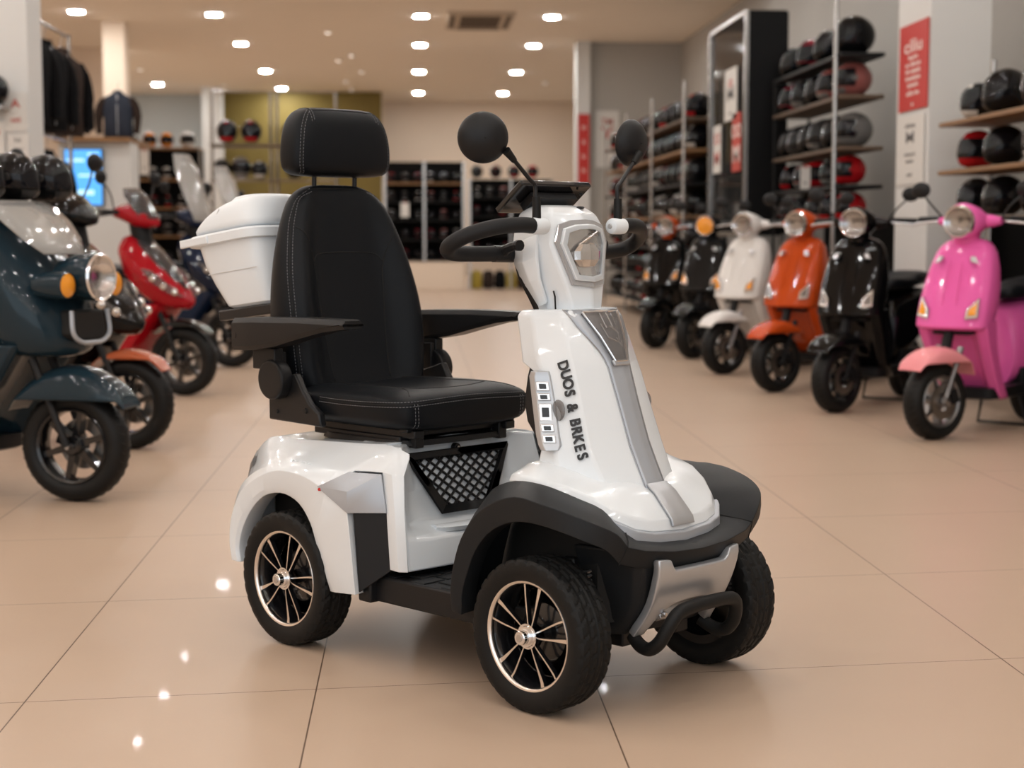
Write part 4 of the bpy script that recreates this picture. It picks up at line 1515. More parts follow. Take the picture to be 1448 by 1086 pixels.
def retro_scooter(name, label, X, Y, phi, body, fend=None, headset=None, glow=None, rim=None, fork=None, R=.21, steer=-16, side=1, amber=True, windshield=False, group=None, hl_m=None):
    """classic scooter; origin is the front tyre's contact point; side=+1 stands on the right and looks left"""
    h = pi + phi if side > 0 else -phi
    t = thing(name, label, 'scooter', (X, Y, 0), h, group)
    fend = fend or body
    headset = headset or body
    rim = rim or M['rim_black']
    st = radians(steer)
    scooter_wheel(t, R, (0, 0, R), rim, st)
    fender_shell(t, R, fend, 40, 150, 1.28, .108, st, (0, 0, R), drop=.085, nose=.06)
    for s in (1, -1):
        bm = nb()
        a = rotz((0.005, s * .075, R), st)
        b = rotz((-.115, s * .075, .50), st)
        add_tube(bm, [a, a.lerp(b, .5), b], [.014, .014, .018], 10)
        add_tube(bm, [rotz((-.02, s * .078, R - .01), st), rotz((.02, s * .078, R + .01), st)], .02, 10)
        link('fork_leg', bm, fork or M['dark_gray'], t)
    bm = nb()
    add_tube(bm, [(-.12, 0, .48), (-.36, 0, 1.08)], .03, 10)
    link('steering_tube', bm, M['dark_gray'], t)
    # apron
    bm = nb()
    secs = []
    for z, x, w, d, pk_ in ((.585, -.150, .175, .12, .05), (.600, -.122, .200, .17, .072), (.66, -.138, .203, .19, .046), (.74, -.170, .204, .20, .032), (.83, -.208, .198, .19, .026), (.92, -.248, .186, .165, .024), (1.0, -.285, .168, .13, .022), (1.04, -.306, .148, .11, .02), (1.07, -.325, .115, .09, .018), (1.085, -.337, .07, .07, .014)):
        secs.append(sym([(x + pk_ * .5, 0, z), (x + pk_ * .34, -w * .42, z), (x + pk_ * .10, -w * .72, z), (x - .020, -w * .93, z), (x - .045, -w, z), (x - d * .8, -w, z), (x - d, -w * .95, z), (x - d, -w * .55, z), (x - d + .02, 0, z)]))
    add_loft(bm, secs)
    ap = link('apron', bm, body, t, ang=50, bevel=.010, segs=3, bang=35)
    bm = nb()
    secs = []
    for z, x, w, d in ((.64, -.165, .203, .16), (.56, -.195, .202, .14), (.48, -.245, .196, .12), (.38, -.315, .186, .11), (.28, -.39, .178, .11), (.20, -.45, .170, .13), (.185, -.50, .155, .13)):
        secs.append(sym([(x - .08, 0, z), (x - .07, -w * .45, z), (x - .005, -w * .72, z), (x - .015, -w, z), (x - d, -w, z), (x - d, 0, z)]))
    add_loft(bm, secs)
    link('leg_shield', bm, body, t, ang=40, bevel=.008)
    bm = nb()
    add_loft(bm, [sym([(-.30 - k * .10, 0, z), (-.30 - k * .10, -.16, z), (-.36 - k * .10, -.15, z), (-.36 - k * .10, 0, z)]) for z, k in ((1.02, .9), (.7, -.2), (.35, 1.2))])
    link('knee_panel', bm, M['dark_gray'], t, bevel=.01)
    bm = nb()
    add_box(bm, (-.235, 0, .575), (.10, .22, .03))
    link('apron_vent', bm, M['shadow_gap'], t, bevel=.006)
    # crease lines and lamps on the apron
    bm = nb()
    for s in (1, -1):
        add_tube(bm, [(-.128, s * .045, .62), (-.165, s * .04, .80), (-.235, s * .034, .96)], .003, 6)
    link('apron_crease', bm, body, ap)
    for s in (1, -1):
        bm = nb()
        P = [Vector((-.142, s * .168, .655)), Vector((-.118, s * .102, .645)), Vector((-.135, s * .105, .70)), Vector((-.185, s * .160, .765))]
        add_prism(bm, P, (.016, s * .010, .004))
        l = link('indicator', bm, M['chrome'], t, bevel=.005)
        bm = nb()
        c = sum(P, Vector()) / 4
        add_prism(bm, [c.lerp(p, .6) + Vector((.016, s * .01, .004)) for p in P], (.004, s * .0025, .001))
        link('indicator_lens', bm, glow if glow else (M['amber'] if amber else M['smoked']), l)
        bm = nb()
        P = [Vector((-.235, s * .12, .95)), Vector((-.225, s * .085, .955)), Vector((-.245, s * .075, .985)), Vector((-.255, s * .10, .985))]
        add_prism(bm, P, (.012, s * .006, .003))
        link('apron_emblem', bm, M['steel'], ap)
    # headset
    hz = 1.175
    bm = nb()
    secs = []
    for x, w, z0, z1 in ((-.262, .070, hz - .078, hz + .078), (-.268, .092, hz - .095, hz + .095), (-.30, .105, hz - .10, hz + .105), (-.36, .115, hz - .085, hz + .095), (-.43, .105, hz - .055, hz + .07), (-.49, .06, hz - .02, hz + .04)):
        ring = []
        for i in range(22):
            a = 2 * pi * i / 22
            ring.append((x, w * cos(a), (z0 + z1) / 2 + (z1 - z0) / 2 * sin(a)))
        secs.append(ring)
    add_loft(bm, secs)
    hs = link('headset', bm, headset, t, ang=60)
    bm = nb()
    for s in (1, -1):
        add_loft(bm, [[(-.40 + .055 * cos(2 * pi * k / 12) * q, s * y, hz + .005 + .04 * sin(2 * pi * k / 12) * q) for k in range(12)] for y, q in ((.06, 1.1), (.13, .85), (.18, .5))])
    add_tube(bm, [(-.355, 0, 1.05), (-.365, 0, 1.13)], [.06, .075], 16)
    link('headset_arms', bm, headset, hs, ang=60)
    bm = nb()
    add_lathe(bm, [(.086, -.268), (.092, -.250), (.086, -.238), (.078, -.243), (.076, -.268)], 32, 'x', (0, 0, hz))
    hl_ = link('headlight', bm, M['chrome'], t)
    bm = nb()
    add_lathe(bm, [(0, -.2605), (.03, -.2595), (.055, -.254), (.079, -.242)], 28, 'x', (0, 0, hz))
    link('headlight_bowl', bm, M['lamp_bowl'], hl_, ang=12)
    bm = nb()
    add_lathe(bm, [(0, -.226), (.04, -.229), (.079, -.240)], 28, 'x', (0, 0, hz))
    link('headlight_lens', bm, hl_m or M['clear'], hl_)
    bars(t, -.39, hz + .005, M['rubber'], M['steel'])
    if windshield:
        bm = nb()
        rows = []
        for z, x, w in ((1.24, -.28, .14), (1.36, -.33, .19), (1.50, -.39, .20), (1.60, -.44, .17), (1.63, -.455, .10)):
            rows.append([(x - .10 * (q * q), w * q, z) for q in (-1, -.6, -.2, .2, .6, 1)])
        grid_faces(bm, rows)
        link('windshield', bm, M['screen_glass'], t, solid=.004)
    common_rear(t, body, R, M['vinyl'], rim)
    return t

PHR = radians(47)
SC = 'scooters parked along the right shelves'
retro_scooter('scooter', 'bubblegum pink retro scooter with a paler pink mudguard, nearest on the right', 2.81, 8.80, PHR, M['pink_paint'], M['pale_pink'], rim=M['alloy'], fork=M['alloy'], group=SC)
retro_scooter('scooter', 'glossy all-black retro scooter with chrome lamps beside the pink one', 2.62, 10.16, radians(55), M['gloss_black'], amber=False, group=SC)
retro_scooter('scooter', 'burnt orange retro scooter with round headlight, between the black and white ones', 2.53, 11.5, PHR, M['orange_paint'], amber=False, group=SC)
retro_scooter('scooter', 'white retro scooter with round headlight parked beside the orange one', 2.44, 12.97, PHR, M['gloss_white'], fork=M['alloy'], group=SC)
retro_scooter('scooter', 'graphite retro scooter with amber headlight and amber indicators behind the white one', 2.47, 14.6, radians(58), M['graphite'], hl_m=M['amber'], group=SC)
retro_scooter('scooter', 'black scooter with an orange headset and white headlight, farthest on the right', 2.33, 15.95, radians(62), M['gloss_black'], headset=M['orange_paint'], group=SC)

# ---- sports scooters on the left
def sport_scooter(name, label, X, Y, phi, body, low=None, R=.2375, steer=12, group=None, screen=True, fend=None, tall=False):
    t = thing(name, label, 'scooter', (X, Y, 0), -phi, group)
    st = radians(steer)
    scooter_wheel(t, R, (0, 0, R), M['rim_black'], st)
    fender_shell(t, R, fend or M['gloss_black'], 40, 138, 1.16, .088, st, (0, 0, R), drop=.085, nose=.03)
    for s in (1, -1):
        bm = nb()
        a = rotz((0.0, s * .078, R), st)
        b = rotz((-.16, s * .078, .62), st)
        add_tube(bm, [a, a.lerp(b, .45), b], [.016, .016, .02], 10)
        link('fork_leg', bm, M['black_metal'], t)
    # beak: lofted nose to cowl
    bm = nb()
    secs = []
    for x, zt, zb, w, dz in ((.085, .655, .625, .02, 0), (.05, .70, .60, .075, 0), (-.02, .765, .595, .135, 0), (-.10, .835, .60, .175, 0), (-.20, .915, .63, .198, 0), (-.30, .985, .68, .19, 0), (-.38, 1.02, .75, .165, 0), (-.44, 1.01, .82, .12, 0)):
        zm = lerp(zb, zt, .52)
        secs.append([(x, 0, zt), (x, -w * .52, zt - .012), (x, -w * .92, lerp(zm, zt, .35)), (x, -w, zm), (x, -w * .78, lerp(zb, zm, .35)), (x, -w * .35, zb), (x, 0, zb - .006),
                     (x, w * .35, zb), (x, w * .78, lerp(zb, zm, .35)), (x, w, zm), (x, w * .92, lerp(zm, zt, .35)), (x, w * .52, zt - .012)])
    add_loft(bm, secs)
    link('front_cowl', bm, body, t, ang=38, bevel=.008)
    bm = nb()
    secs = []
    for x, z0, z1, w in ((-.10, .585, .63, .17), (-.17, .50, .63, .175), (-.27, .36, .62, .178), (-.36, .24, .55, .172), (-.46, .19, .42, .16), (-.52, .19, .30, .15)):
        secs.append([(x, -w * .65, z0), (x, -w, z0 + .03), (x, -w, z1), (x, -w * .65, z1), (x, w * .65, z1), (x, w, z1), (x, w, z0 + .03), (x, w * .65, z0)])
    add_loft(bm, secs)
    link('leg_shield', bm, low or body, t, ang=40, bevel=.008)
    bm = nb()
    rows = []
    for x, z, w in ((.045, .715, .03), (-.02, .782, .075), (-.10, .853, .10), (-.19, .925, .11), (-.27, .985, .10)):
        rows.append([(x - .03 * q * q, w * q, z - .008 * q * q) for q in (-1, -.5, 0, .5, 1)])
    grid_faces(bm, rows)
    link('nose_screen', bm, M['glass_dark'], t, solid=.006)
    for s in (1, -1):
        bm = nb()
        P = [(.055, s * .062, .668), (-.02, s * .132, .690), (-.12, s * .180, .755), (-.20, s * .195, .83), (-.13, s * .168, .815), (-.04, s * .118, .745)]
        add_prism(bm, P, (.012, s * .014, .004))
        l = link('headlight', bm, M['smoked'], t, bevel=.004)
        bm = nb()
        for q in ((.01, .112, .698), (-.055, .145, .728), (-.12, .172, .772)):
            add_ellipsoid(bm, (q[0] + .012, s * (q[1] + .012), q[2] + .004), (.028, .018, .020), 12, 8)
        link('headlight_bulb', bm, M['reflector'], l)
        bm = nb()
        add_ellipsoid(bm, (-.30, s * .17, .60), (.03, .015, .015), 10, 6)
        link('indicator', bm, M['amber'], t)
    # handlebar cover and fly screen
    hz = 1.13
    bm = nb()
    secs = []
    for x, w, z0, z1 in ((-.20, .03, 1.06, 1.09), (-.25, .10, 1.05, 1.14), (-.33, .14, 1.05, 1.19), (-.42, .14, 1.08, 1.19), (-.50, .10, 1.10, 1.17)):
        ring = []
        for i in range(18):
            a = 2 * pi * i / 18
            ring.append((x, w * cos(a), (z0 + z1) / 2 + (z1 - z0) / 2 * sin(a)))
        secs.append(ring)
    add_loft(bm, secs)
    link('handlebar_cover', bm, body, t, ang=50)
    bm = nb()
    add_tube(bm, [(-.30, 0, .95), (-.36, 0, 1.22)], .07, 14)
    link('steering_tube', bm, M['dark_gray'], t)
    bm = nb()
    rows = []
    top = 1.55 if tall else (1.27 if screen else 1.17)
    for k in range(5):
        u = k / 4
        z = lerp(1.10, top, u)
        x = lerp(-.205, -.42 if tall else -.36, u)
        w = lerp(.10, .13, sin(u * pi * .7)) * (1 if u < .9 else .7) * (1.3 if tall else 1)
        rows.append([(x - .05 * q * q, w * q, z) for q in (-1, -.5, 0, .5, 1)])
    grid_faces(bm, rows)
    link('windshield', bm, M['screen_glass'] if tall else M['glass_dark'], t, solid=.004)
    for o in t.children:
        if o.name.split('.')[0] in ('front_cowl', 'nose_screen', 'headlight', 'handlebar_cover', 'windshield'):
            for q in [o] + list(o.children):
                for v in q.data.vertices:
                    if v.co.z > .65:
                        v.co.z = .65 + (v.co.z - .65) * 1.24
                    v.co.y *= 1.06
    hz = .65 + (hz - .65) * 1.24
    bars(t, -.40, hz, M['rubber'], M['black_metal'], rise=.20, msize=.05)
    common_rear(t, body, R, M['vinyl'], M['rim_black'], 1.32)
    return t
PHL = radians(27)
SL = 'scooters parked along the left side'
sport_scooter('scooter', 'bright red sports scooter with a beak and paired headlights, on the left', -1.58, 11.5, PHL, M['red_paint'], group=SL)
sport_scooter('scooter', 'black sports scooter with a copper mudguard between the blue and red ones', -1.47, 8.66, PHL, M['gloss_black'], group=SL, fend=M['copper'], R=.235, screen=False)
sport_scooter('scooter', 'dark navy scooter with tall clear windshield behind the red one', -1.51, 13.9, PHL, M['navy'], group=SL, tall=True)
sport_scooter('scooter', 'black scooter with tall clear windshield second behind the red one', -1.49, 16.5, PHL, M['gloss_black'], group=SL, tall=True)

# ---- blue-gray scooter, nearest on the left
def blue_scooter():
    t = thing('scooter', 'dark blue-gray retro scooter with round headlight and amber indicators, nearest on the left', 'scooter', (-1.41, 6.98, 0), -radians(27), SL)
    R = .235
    body = M['blue_gray']
    st = radians(10)
    scooter_wheel(t, R, (0, 0, R), M['rim_black'], st)
    fender_shell(t, R, body, 32, 152, 1.30, .118, st, (0, 0, R), drop=.07, nose=.07)
    for s in (1, -1):
        bm = nb()
        a = rotz((0.0, s * .08, R), st)
        b = rotz((-.15, s * .08, .60), st)
        add_tube(bm, [a, a.lerp(b, .5), b], [.015, .015, .019], 10)
        link('fork_leg', bm, M['black_metal'], t)
    bm = nb()
    secs = []
    for z, x, w, d in ((.60, .00, .12, .20), (.625, .055, .19, .30), (.70, .055, .225, .36), (.80, .025, .25, .40), (.90, -.03, .262, .40), (1.0, -.10, .265, .38), (1.08, -.17, .255, .34), (1.15, -.24, .225, .28), (1.19, -.30, .17, .20)):
        secs.append(sym([(x, 0, z), (x - .015, -w * .45, z), (x - .06, -w * .80, z), (x - .13, -w, z), (x - d, -w, z), (x - d, -w * .5, z), (x - d, 0, z)]))
    add_loft(bm, secs)
    link('apron', bm, body, t, ang=60, sub=1)
    bm = nb()
    secs = []
    for z, x, w, d in ((.66, -.12, .225, .2), (.52, -.22, .22, .16), (.40, -.31, .21, .13), (.28, -.38, .20, .13), (.20, -.44, .18, .14), (.18, -.48, .16, .12)):
        secs.append(sym([(x - .06, 0, z), (x - .05, -w * .5, z), (x, -w * .82, z), (x - .02, -w, z), (x - d, -w, z), (x - d, 0, z)]))
    add_loft(bm, secs)
    link('leg_shield', bm, body, t, ang=40, bevel=.01)
    # headlight pod
    bm = nb()
    hz = .935
    add_lathe(bm, [(0, -.12), (.07, -.10), (.095, -.02), (.098, .06), (.094, .085), (.088, .088)], 36, 'x', (.055, 0, hz))
    pod = link('headlight', bm, body, t)
    bm = nb()
    add_lathe(bm, [(.094, .083), (.099, .090), (.092, .099), (.084, .093)], 36, 'x', (.055, 0, hz))
    link('headlight_rim', bm, M['chrome'], pod)
    bm = nb()
    add_lathe(bm, [(0, .05), (.05, .06), (.086, .09)], 30, 'x', (.055, 0, hz))
    link('headlight_bowl', bm, M['reflector'], pod, ang=12)
    bm = nb()
    add_lathe(bm, [(0, .112), (.05, .108), (.086, .094)], 30, 'x', (.055, 0, hz))
    link('headlight_lens', bm, M['clear'], pod)
    for s in (1, -1):
        bm = nb()
        add_lathe(bm, [(0, -.10), (.045, -.09), (.056, -.02), (.056, .055), (.050, .062)], 28, 'x', (.04, s * .155, .905))
        k = link('indicator', bm, body, t)
        bm = nb()
        add_lathe(bm, [(0, .075), (.03, .070), (.050, .058)], 24, 'x', (.04, s * .155, .905))
        link('indicator_lens', bm, M['amber'], k)
    bm = nb()
    add_loft(bm, [[(x, y, z) for y, z in ((-.11, .70), (-.09, .80), (.09, .80), (.11, .70), (.07, .675), (-.07, .675))] for x in (.0, .085)])
    gr = link('horn_grille', bm, M['shadow_gap'], t, bevel=.01)
    bm = nb()
    add_tube(bm, catmull([(.082, -.115, .80), (.092, -.118, .71), (.095, -.07, .672), (.098, 0, .668), (.095, .07, .672), (.092, .118, .71), (.082, .115, .80)], 5), .010, 8)
    link('grille_surround', bm, M['silver_paint'], gr)
    bm = nb()
    rows = []
    for x, z, w in ((.015, 1.03, .13), (-.045, 1.09, .185), (-.12, 1.16, .215), (-.20, 1.22, .22), (-.255, 1.25, .20)):
        rows.append([(x - .05 * q * q, w * q, z + .002) for q in (-1, -.6, -.2, .2, .6, 1)])
    grid_faces(bm, rows)
    link('windshield', bm, M['screen_glass'], t, solid=.006)
    bm = nb()
    add_ellipsoid(bm, (-.33, 0, 1.19), (.10, .17, .05), 24, 12)
    link('instrument_hood', bm, M['black_plastic'], t)
    bm = nb()
    add_tube(bm, [(-.30, 0, 1.0), (-.38, 0, 1.2)], .05, 12)
    link('steering_tube', bm, M['dark_gray'], t)
    bars(t, -.36, 1.215, M['rubber'], M['black_metal'], mirror=False)
    common_rear(t, body, R, M['vinyl'], M['rim_black'], 1.34)
    return t
blue_scooter()
# ================================================================ shop fittings
paint('helmet_black', (0.004, 0.004, 0.0045), .10); paint('helmet_matt', (0.007, 0.007, 0.0075), .32); paint('helmet_red', (0.42, 0.010, 0.014), .12); paint('helmet_silver', (0.16, 0.155, 0.15), .16); paint('helmet_white', (0.62, 0.60, 0.57), .16); paint('helmet_rose', (0.30, 0.10, 0.09), .16); paint('helmet_orange', (0.72, 0.24, 0.02), .16); paint('helmet_gray', (0.035, 0.034, 0.034), .16); paint('helmet_wine', (0.16, 0.012, 0.02), .12)
dm('visor', (0.006, 0.006, 0.008), 0.04, coat=.2, spec=.2)
dm('lining', (0.02, 0.02, 0.02), 0.9)
dm('wood_board', (0.24, 0.125, 0.05), 0.5, var=.2, vscale=9)
dm('wood_dark', (0.10, 0.065, 0.04), 0.55, var=.2, vscale=9)
dm('shelf_black', (0.007, 0.007, 0.0075), 0.5, spec=.2)
dm('cabinet_black', (0.005, 0.005, 0.0055), 0.4, spec=.15)
dm('post_chrome', (0.42, 0.41, 0.40), 0.25, metal=.9)
dm('paper', (0.66, 0.64, 0.61), 0.7)
dm('sign_red', (0.50, 0.028, 0.022), 0.55)
dm('sign_white_ink', (0.80, 0.72, 0.68), 0.6)
dm('ink_gray', (0.20, 0.19, 0.19), 0.7)
dm('ink_red', (0.45, 0.05, 0.035), 0.7)
dm('cloth_black', (0.006, 0.006, 0.007), 0.8, spec=.1, bump=.4, bscale=60)
dm('cloth_red', (0.22, 0.012, 0.02), 0.75, bump=.4, bscale=60)
dm('cloth_print', (0.035, 0.024, 0.02), 0.8, spec=.1, var=.9, vscale=22)
dm('cloth_blue', (0.015, 0.022, 0.04), 0.75, var=.6, vscale=22)
dm('back_dark', (0.006, 0.006, 0.006), 0.8, spec=.1)
dm('bag_yellow', (0.34, 0.25, 0.03), 0.7, var=.7, vscale=14)
dm('glass_door', (0.10, 0.10, 0.10), 0.04, alpha=.25, coat=.6)

# one helmet of each build
def helmet_meshes(detail):
    nu = 26 if detail else 14
    nv = 14 if detail else 8
    out = {}
    def shell_r(u, v):
        c = cos(u)
        x = .148 * cos(v) * c
        y = .118 * cos(v) * sin(u)
        z = .135 * sin(v)
        if v < 0:
            x *= 1 + .30 * max(0, c) * min(1, -v * 1.3)
            k = 1 - .06 * min(1, -v)
            y *= k
            if c < 0:
                x *= 1 - .04 * min(1, -v)
        return Vector((x, y, z + .132))
    bm = nb()
    rows = []
    v0, v1 = radians(-62), radians(90)
    for j in range(nv + 1):
        v = lerp(v0, v1, j / nv)
        rows.append([shell_r(2 * pi * i / nu, v) for i in range(nu)])
    R = [[bm.verts.new(p) for p in r] for r in rows]
    for j in range(nv):
        for i in range(nu):
            u = 2 * pi * (i + .5) / nu
            v = lerp(v0, v1, (j + .5) / nv)
            cu = cos(u)
            open_ = cu > .42 and radians(-20) < v < radians(27)
            if open_ and detail:
                continue
            bm.faces.new((R[j][i], R[j][(i + 1) % nu], R[j + 1][(i + 1) % nu], R[j + 1][i]))
    if detail:
        bm.faces.new(R[0][::-1])
    else:
        bm.faces.new(R[0][::-1])
    bmesh.ops.remove_doubles(bm, verts=bm.verts, dist=1e-5)
    bmesh.ops.recalc_face_normals(bm, faces=bm.faces)
    for f in bm.faces:
        f.smooth = True
    me = bpy.data.meshes.new('helmet_shell'); bm.to_mesh(me); bm.free()
    out['shell'] = me
    def patch(name, a, vl, vh, sc, nn, mm, thick=0):
        bm = nb()
        rows = []
        for j in range(mm + 1):
            v = lerp(radians(vl), radians(vh), j / mm)
            rows.append([(shell_r(lerp(-a, a, i / nn), v) - Vector((0, 0, .132))) * sc + Vector((0, 0, .132)) for i in range(nn + 1)])
        grid_faces(bm, rows)
        for f in bm.faces:
            f.smooth = True
        me = bpy.data.meshes.new(name); bm.to_mesh(me); bm.free()
        return me
    out['visor'] = patch('helmet_visor', radians(78), -24, 33, 1.025, 12, 5)
    out['chin_guard'] = patch('helmet_chin_guard', radians(48), -50, -29, 1.035, 8, 3)
    out['vent'] = patch('helmet_vent', radians(16), 42, 58, 1.03, 4, 2)
    if detail:
        out['lining'] = patch('helmet_lining', radians(85), -30, 38, .95, 10, 4)
        for s in (1, -1):
            bm = nb()
            add_lathe(bm, [(0, s * .127), (.018, s * .126), (.022, s * .118), (0, s * .116)], 14, 'y', (.035, 0, .135))
            bmesh.ops.recalc_face_normals(bm, faces=bm.faces)
            me = bpy.data.meshes.new('helmet_hinge'); bm.to_mesh(me); bm.free()
            out['visor_hinge_%d' % s] = me
    for me in out.values():
        me.materials.append(M['helmet_black'])
    return out
HM = helmet_meshes(True)
HL = helmet_meshes(False)
# far helmets: shell, visor and chin guard in one small mesh
bm = nb()
for k, key in enumerate(('shell', 'visor', 'chin_guard', 'vent')):
    n0 = len(bm.faces)
    bm.from_mesh(HL[key])
    bm.faces.ensure_lookup_table()
    for f in bm.faces[n0:]:
        f.material_index = (0, 1, 2, 2)[k]
HFAR = bpy.data.meshes.new('helmet')
bm.to_mesh(HFAR)
bm.free()
for q in range(3):
    HFAR.materials.append(M['helmet_black'])
def setm(o, i, m):
    o.material_slots[i].link = 'OBJECT'
    o.material_slots[i].material = m
HCOL = {'gloss black': ('helmet_black', 'helmet_black', 'visor'), 'matt black': ('helmet_matt', 'helmet_gray', 'visor'), 'red': ('helmet_red', 'helmet_red', 'visor'), 'silver': ('helmet_silver', 'helmet_silver', 'visor'),
        'white': ('helmet_white', 'helmet_white', 'visor'), 'dusty rose': ('helmet_rose', 'helmet_silver', 'visor'), 'orange': ('helmet_orange', 'helmet_orange', 'visor'), 'gray': ('helmet_gray', 'helmet_silver', 'visor'), 'dark wine': ('helmet_wine', 'helmet_black', 'visor'),
        'black and white': ('helmet_black', 'helmet_white', 'visor'), 'black and red': ('helmet_black', 'helmet_red', 'visor')}
def helmet(col, label, loc, rz, group, near=True, s=1.0, tilt=0):
    a, b, v = [M[x] for x in HCOL[col]]
    if near:
        t = thing('helmet', label, 'helmet', loc, rz, group)
        t.scale = (s, s, s)
        for key, m in (('shell', a), ('visor', v), ('chin_guard', b), ('vent', b), ('lining', M['lining']), ('visor_hinge_1', b), ('visor_hinge_-1', b)):
            o = bpy.data.objects.new('visor_hinge' if 'hinge' in key else key, HM[key])
            COL.objects.link(o)
            o.parent = t
            setm(o, 0, m)
            if key == 'visor' and tilt:
                o.rotation_euler = (0, -tilt, 0)
                o.location = (0, 0, 0)
        return t
    o = bpy.data.objects.new('helmet', HFAR)
    COL.objects.link(o)
    o.location = loc
    o.rotation_euler = (0, 0, rz)
    o.scale = (s, s, s)
    setm(o, 0, a); setm(o, 1, v); setm(o, 2, b)
    return tag(o, label, 'helmet', group)
ORDN = ['first', 'second', 'third', 'fourth', 'fifth', 'sixth', 'seventh', 'eighth', 'ninth', 'tenth', 'eleventh', 'twelfth', 'thirteenth', 'fourteenth', 'fifteenth', 'sixteenth', 'seventeenth', 'eighteenth', 'nineteenth', 'twentieth']

def rack(name, label, cat, x0, x1, y0, y1, boards, posts, ph, bm_mat, pm='post_chrome', th=.03, back=None, sides=False, r=.018, ends=None):
    t = thing(name, label, cat, (0, 0, 0))
    for z in boards:
        bm = nb()
        add_box(bm, ((x0 + x1) / 2, (y0 + y1) / 2, z - th / 2), (x1 - x0, y1 - y0, th))
        link('shelf_board', bm, M[bm_mat if not isinstance(bm_mat, dict) else bm_mat.get(z, 'shelf_black')], t, bevel=.004)
    for (px, py) in posts:
        bm = nb()
        add_tube(bm, [(px, py, 0), (px, py, ph)], r, 10)
        link('post', bm, M[pm], t)
    if back:
        bm = nb()
        add_box(bm, back[0], back[1])
        link('back_panel', bm, M['back_dark'], t)
    return t

# ---- right side: long shelf next to the pillar
Z1 = [1.20, 1.49, 1.79, 2.19, 2.515]
rack('shelving_unit', 'tall chrome-post rack of helmet shelves between the black cabinet and the sign pillar', 'shelving', 3.33, 3.68, 12.95, 15.4, Z1, [(3.315, 13.05)], CEIL - .02,
     {2.19: 'wood_dark', 1.79: 'wood_dark', 1.20: 'wood_board'})
for (x, y) in ((3.34, 15.36), (3.66, 15.36)):
    bm = nb()
    add_tube(bm, [(x, y, 0), (x, y, 2.5)], .012, 8)
    link('post', bm, M['shelf_black'], bpy.data.objects['shelving_unit'])
plan = [['red', 'black and red', 'dusty rose', 'gray', 'dark wine'], ['red', 'gray', 'red', 'dusty rose', 'black and red'], ['silver', 'gloss black', 'gray', 'gloss black', 'matt black', 'gloss black'],
        ['dusty rose', 'dusty rose', 'gloss black', 'gray', 'dark wine'], ['gloss black', 'gloss black', 'dark wine', 'gloss black']]
BN = ['lowest', 'second lowest', 'middle', 'wide wooden', 'topmost']
for k, row in enumerate(plan):
    for i, c in enumerate(row):
        y = 13.22 + i * (2.0 / (len(row) - 1) if len(row) > 1 else 1)
        sc = .92 if k in (0, 1) else (1.18 if (k == 4 and i == 0) else 1.06)
        helmet(c, '%s helmet, %s from the front, %s shelf by the sign pillar' % (c, ORDN[i], BN[k]), (3.50 + random.uniform(-.015, .015), y, Z1[k]), pi + radians(random.uniform(8, 26)), 'helmets on the tall shelf beside the sign pillar', True, sc)
# ---- right side: nearest shelf
Z2 = [1.22, 1.54, 1.87]
rack('shelving_unit', 'wood-board helmet shelf at the right edge behind the pink scooter', 'shelving', 3.64, 4.02, 8.3, 11.45, Z2, [(4.0, 8.35), (4.0, 11.40)], 2.3, 'wood_board')
plan = [['gray', 'matt black', 'gloss black', 'gloss black', 'matt black'], ['red', 'gloss black', 'black and white', 'gloss black', 'matt black'], ['black and white', 'gloss black', 'gloss black', 'black and white', 'gloss black']]
BN2 = ['lowest', 'middle', 'top']
for k, row in enumerate(plan):
    for i, c in enumerate(row):
        y = (11.15, 10.62, 9.95, 9.4, 8.85)[i]
        helmet(c, '%s helmet, %s from the pillar, %s shelf behind the pink scooter' % (c, ORDN[i], BN2[k]), (3.82, y, Z2[k]), pi + radians(random.uniform(15, 32)), 'helmets on the shelf behind the pink scooter', True, (.95 if i == 0 else 1.12) if k == 2 else 1.0)
# pillar with signs
struct(slab('wall_pillar', 3.665, 4.1, 11.75, 12.55, 0, CEIL, M['pillar_white']))
def flat_sign(name, label, cat, c, ux, uz, w, h, m, lines, group=None, th=.006, nrm=None):
    """board centred at c with width axis ux, upward z; lines: (text, dz, size, material, xscale)"""
    ux = Vector(ux).normalized()
    up = Vector((0, 0, 1))
    n = ux.cross(up)
    bm = nb()
    c = Vector(c)
    add_prism(bm, [ux * (-w / 2) + up * (-h / 2), ux * (w / 2) + up * (-h / 2), ux * (w / 2) + up * (h / 2), ux * (-w / 2) + up * (h / 2)], n * th)
    o = link(name, bm, m, None, loc=c)
    tag(o, label, cat, group)
    by = {}
    for (txt, dx, dz, size, mk, xs) in lines:
        me = text_mesh(txt, size, .0008, .001)
        p = ux * dx + up * dz + n * (th + .001)
        mt = Matrix(((ux.x, up.x, n.x, p.x), (ux.y, up.y, n.y, p.y), (ux.z, up.z, n.z, p.z), (0, 0, 0, 1))) @ Matrix.Scale(xs, 4, (1, 0, 0))
        by.setdefault(mk, nb())
        add_mesh(by[mk], me, mt)
    for mk, b in by.items():
        link('lettering', b, M[mk], o, weld=False, recalc=False)
    return o
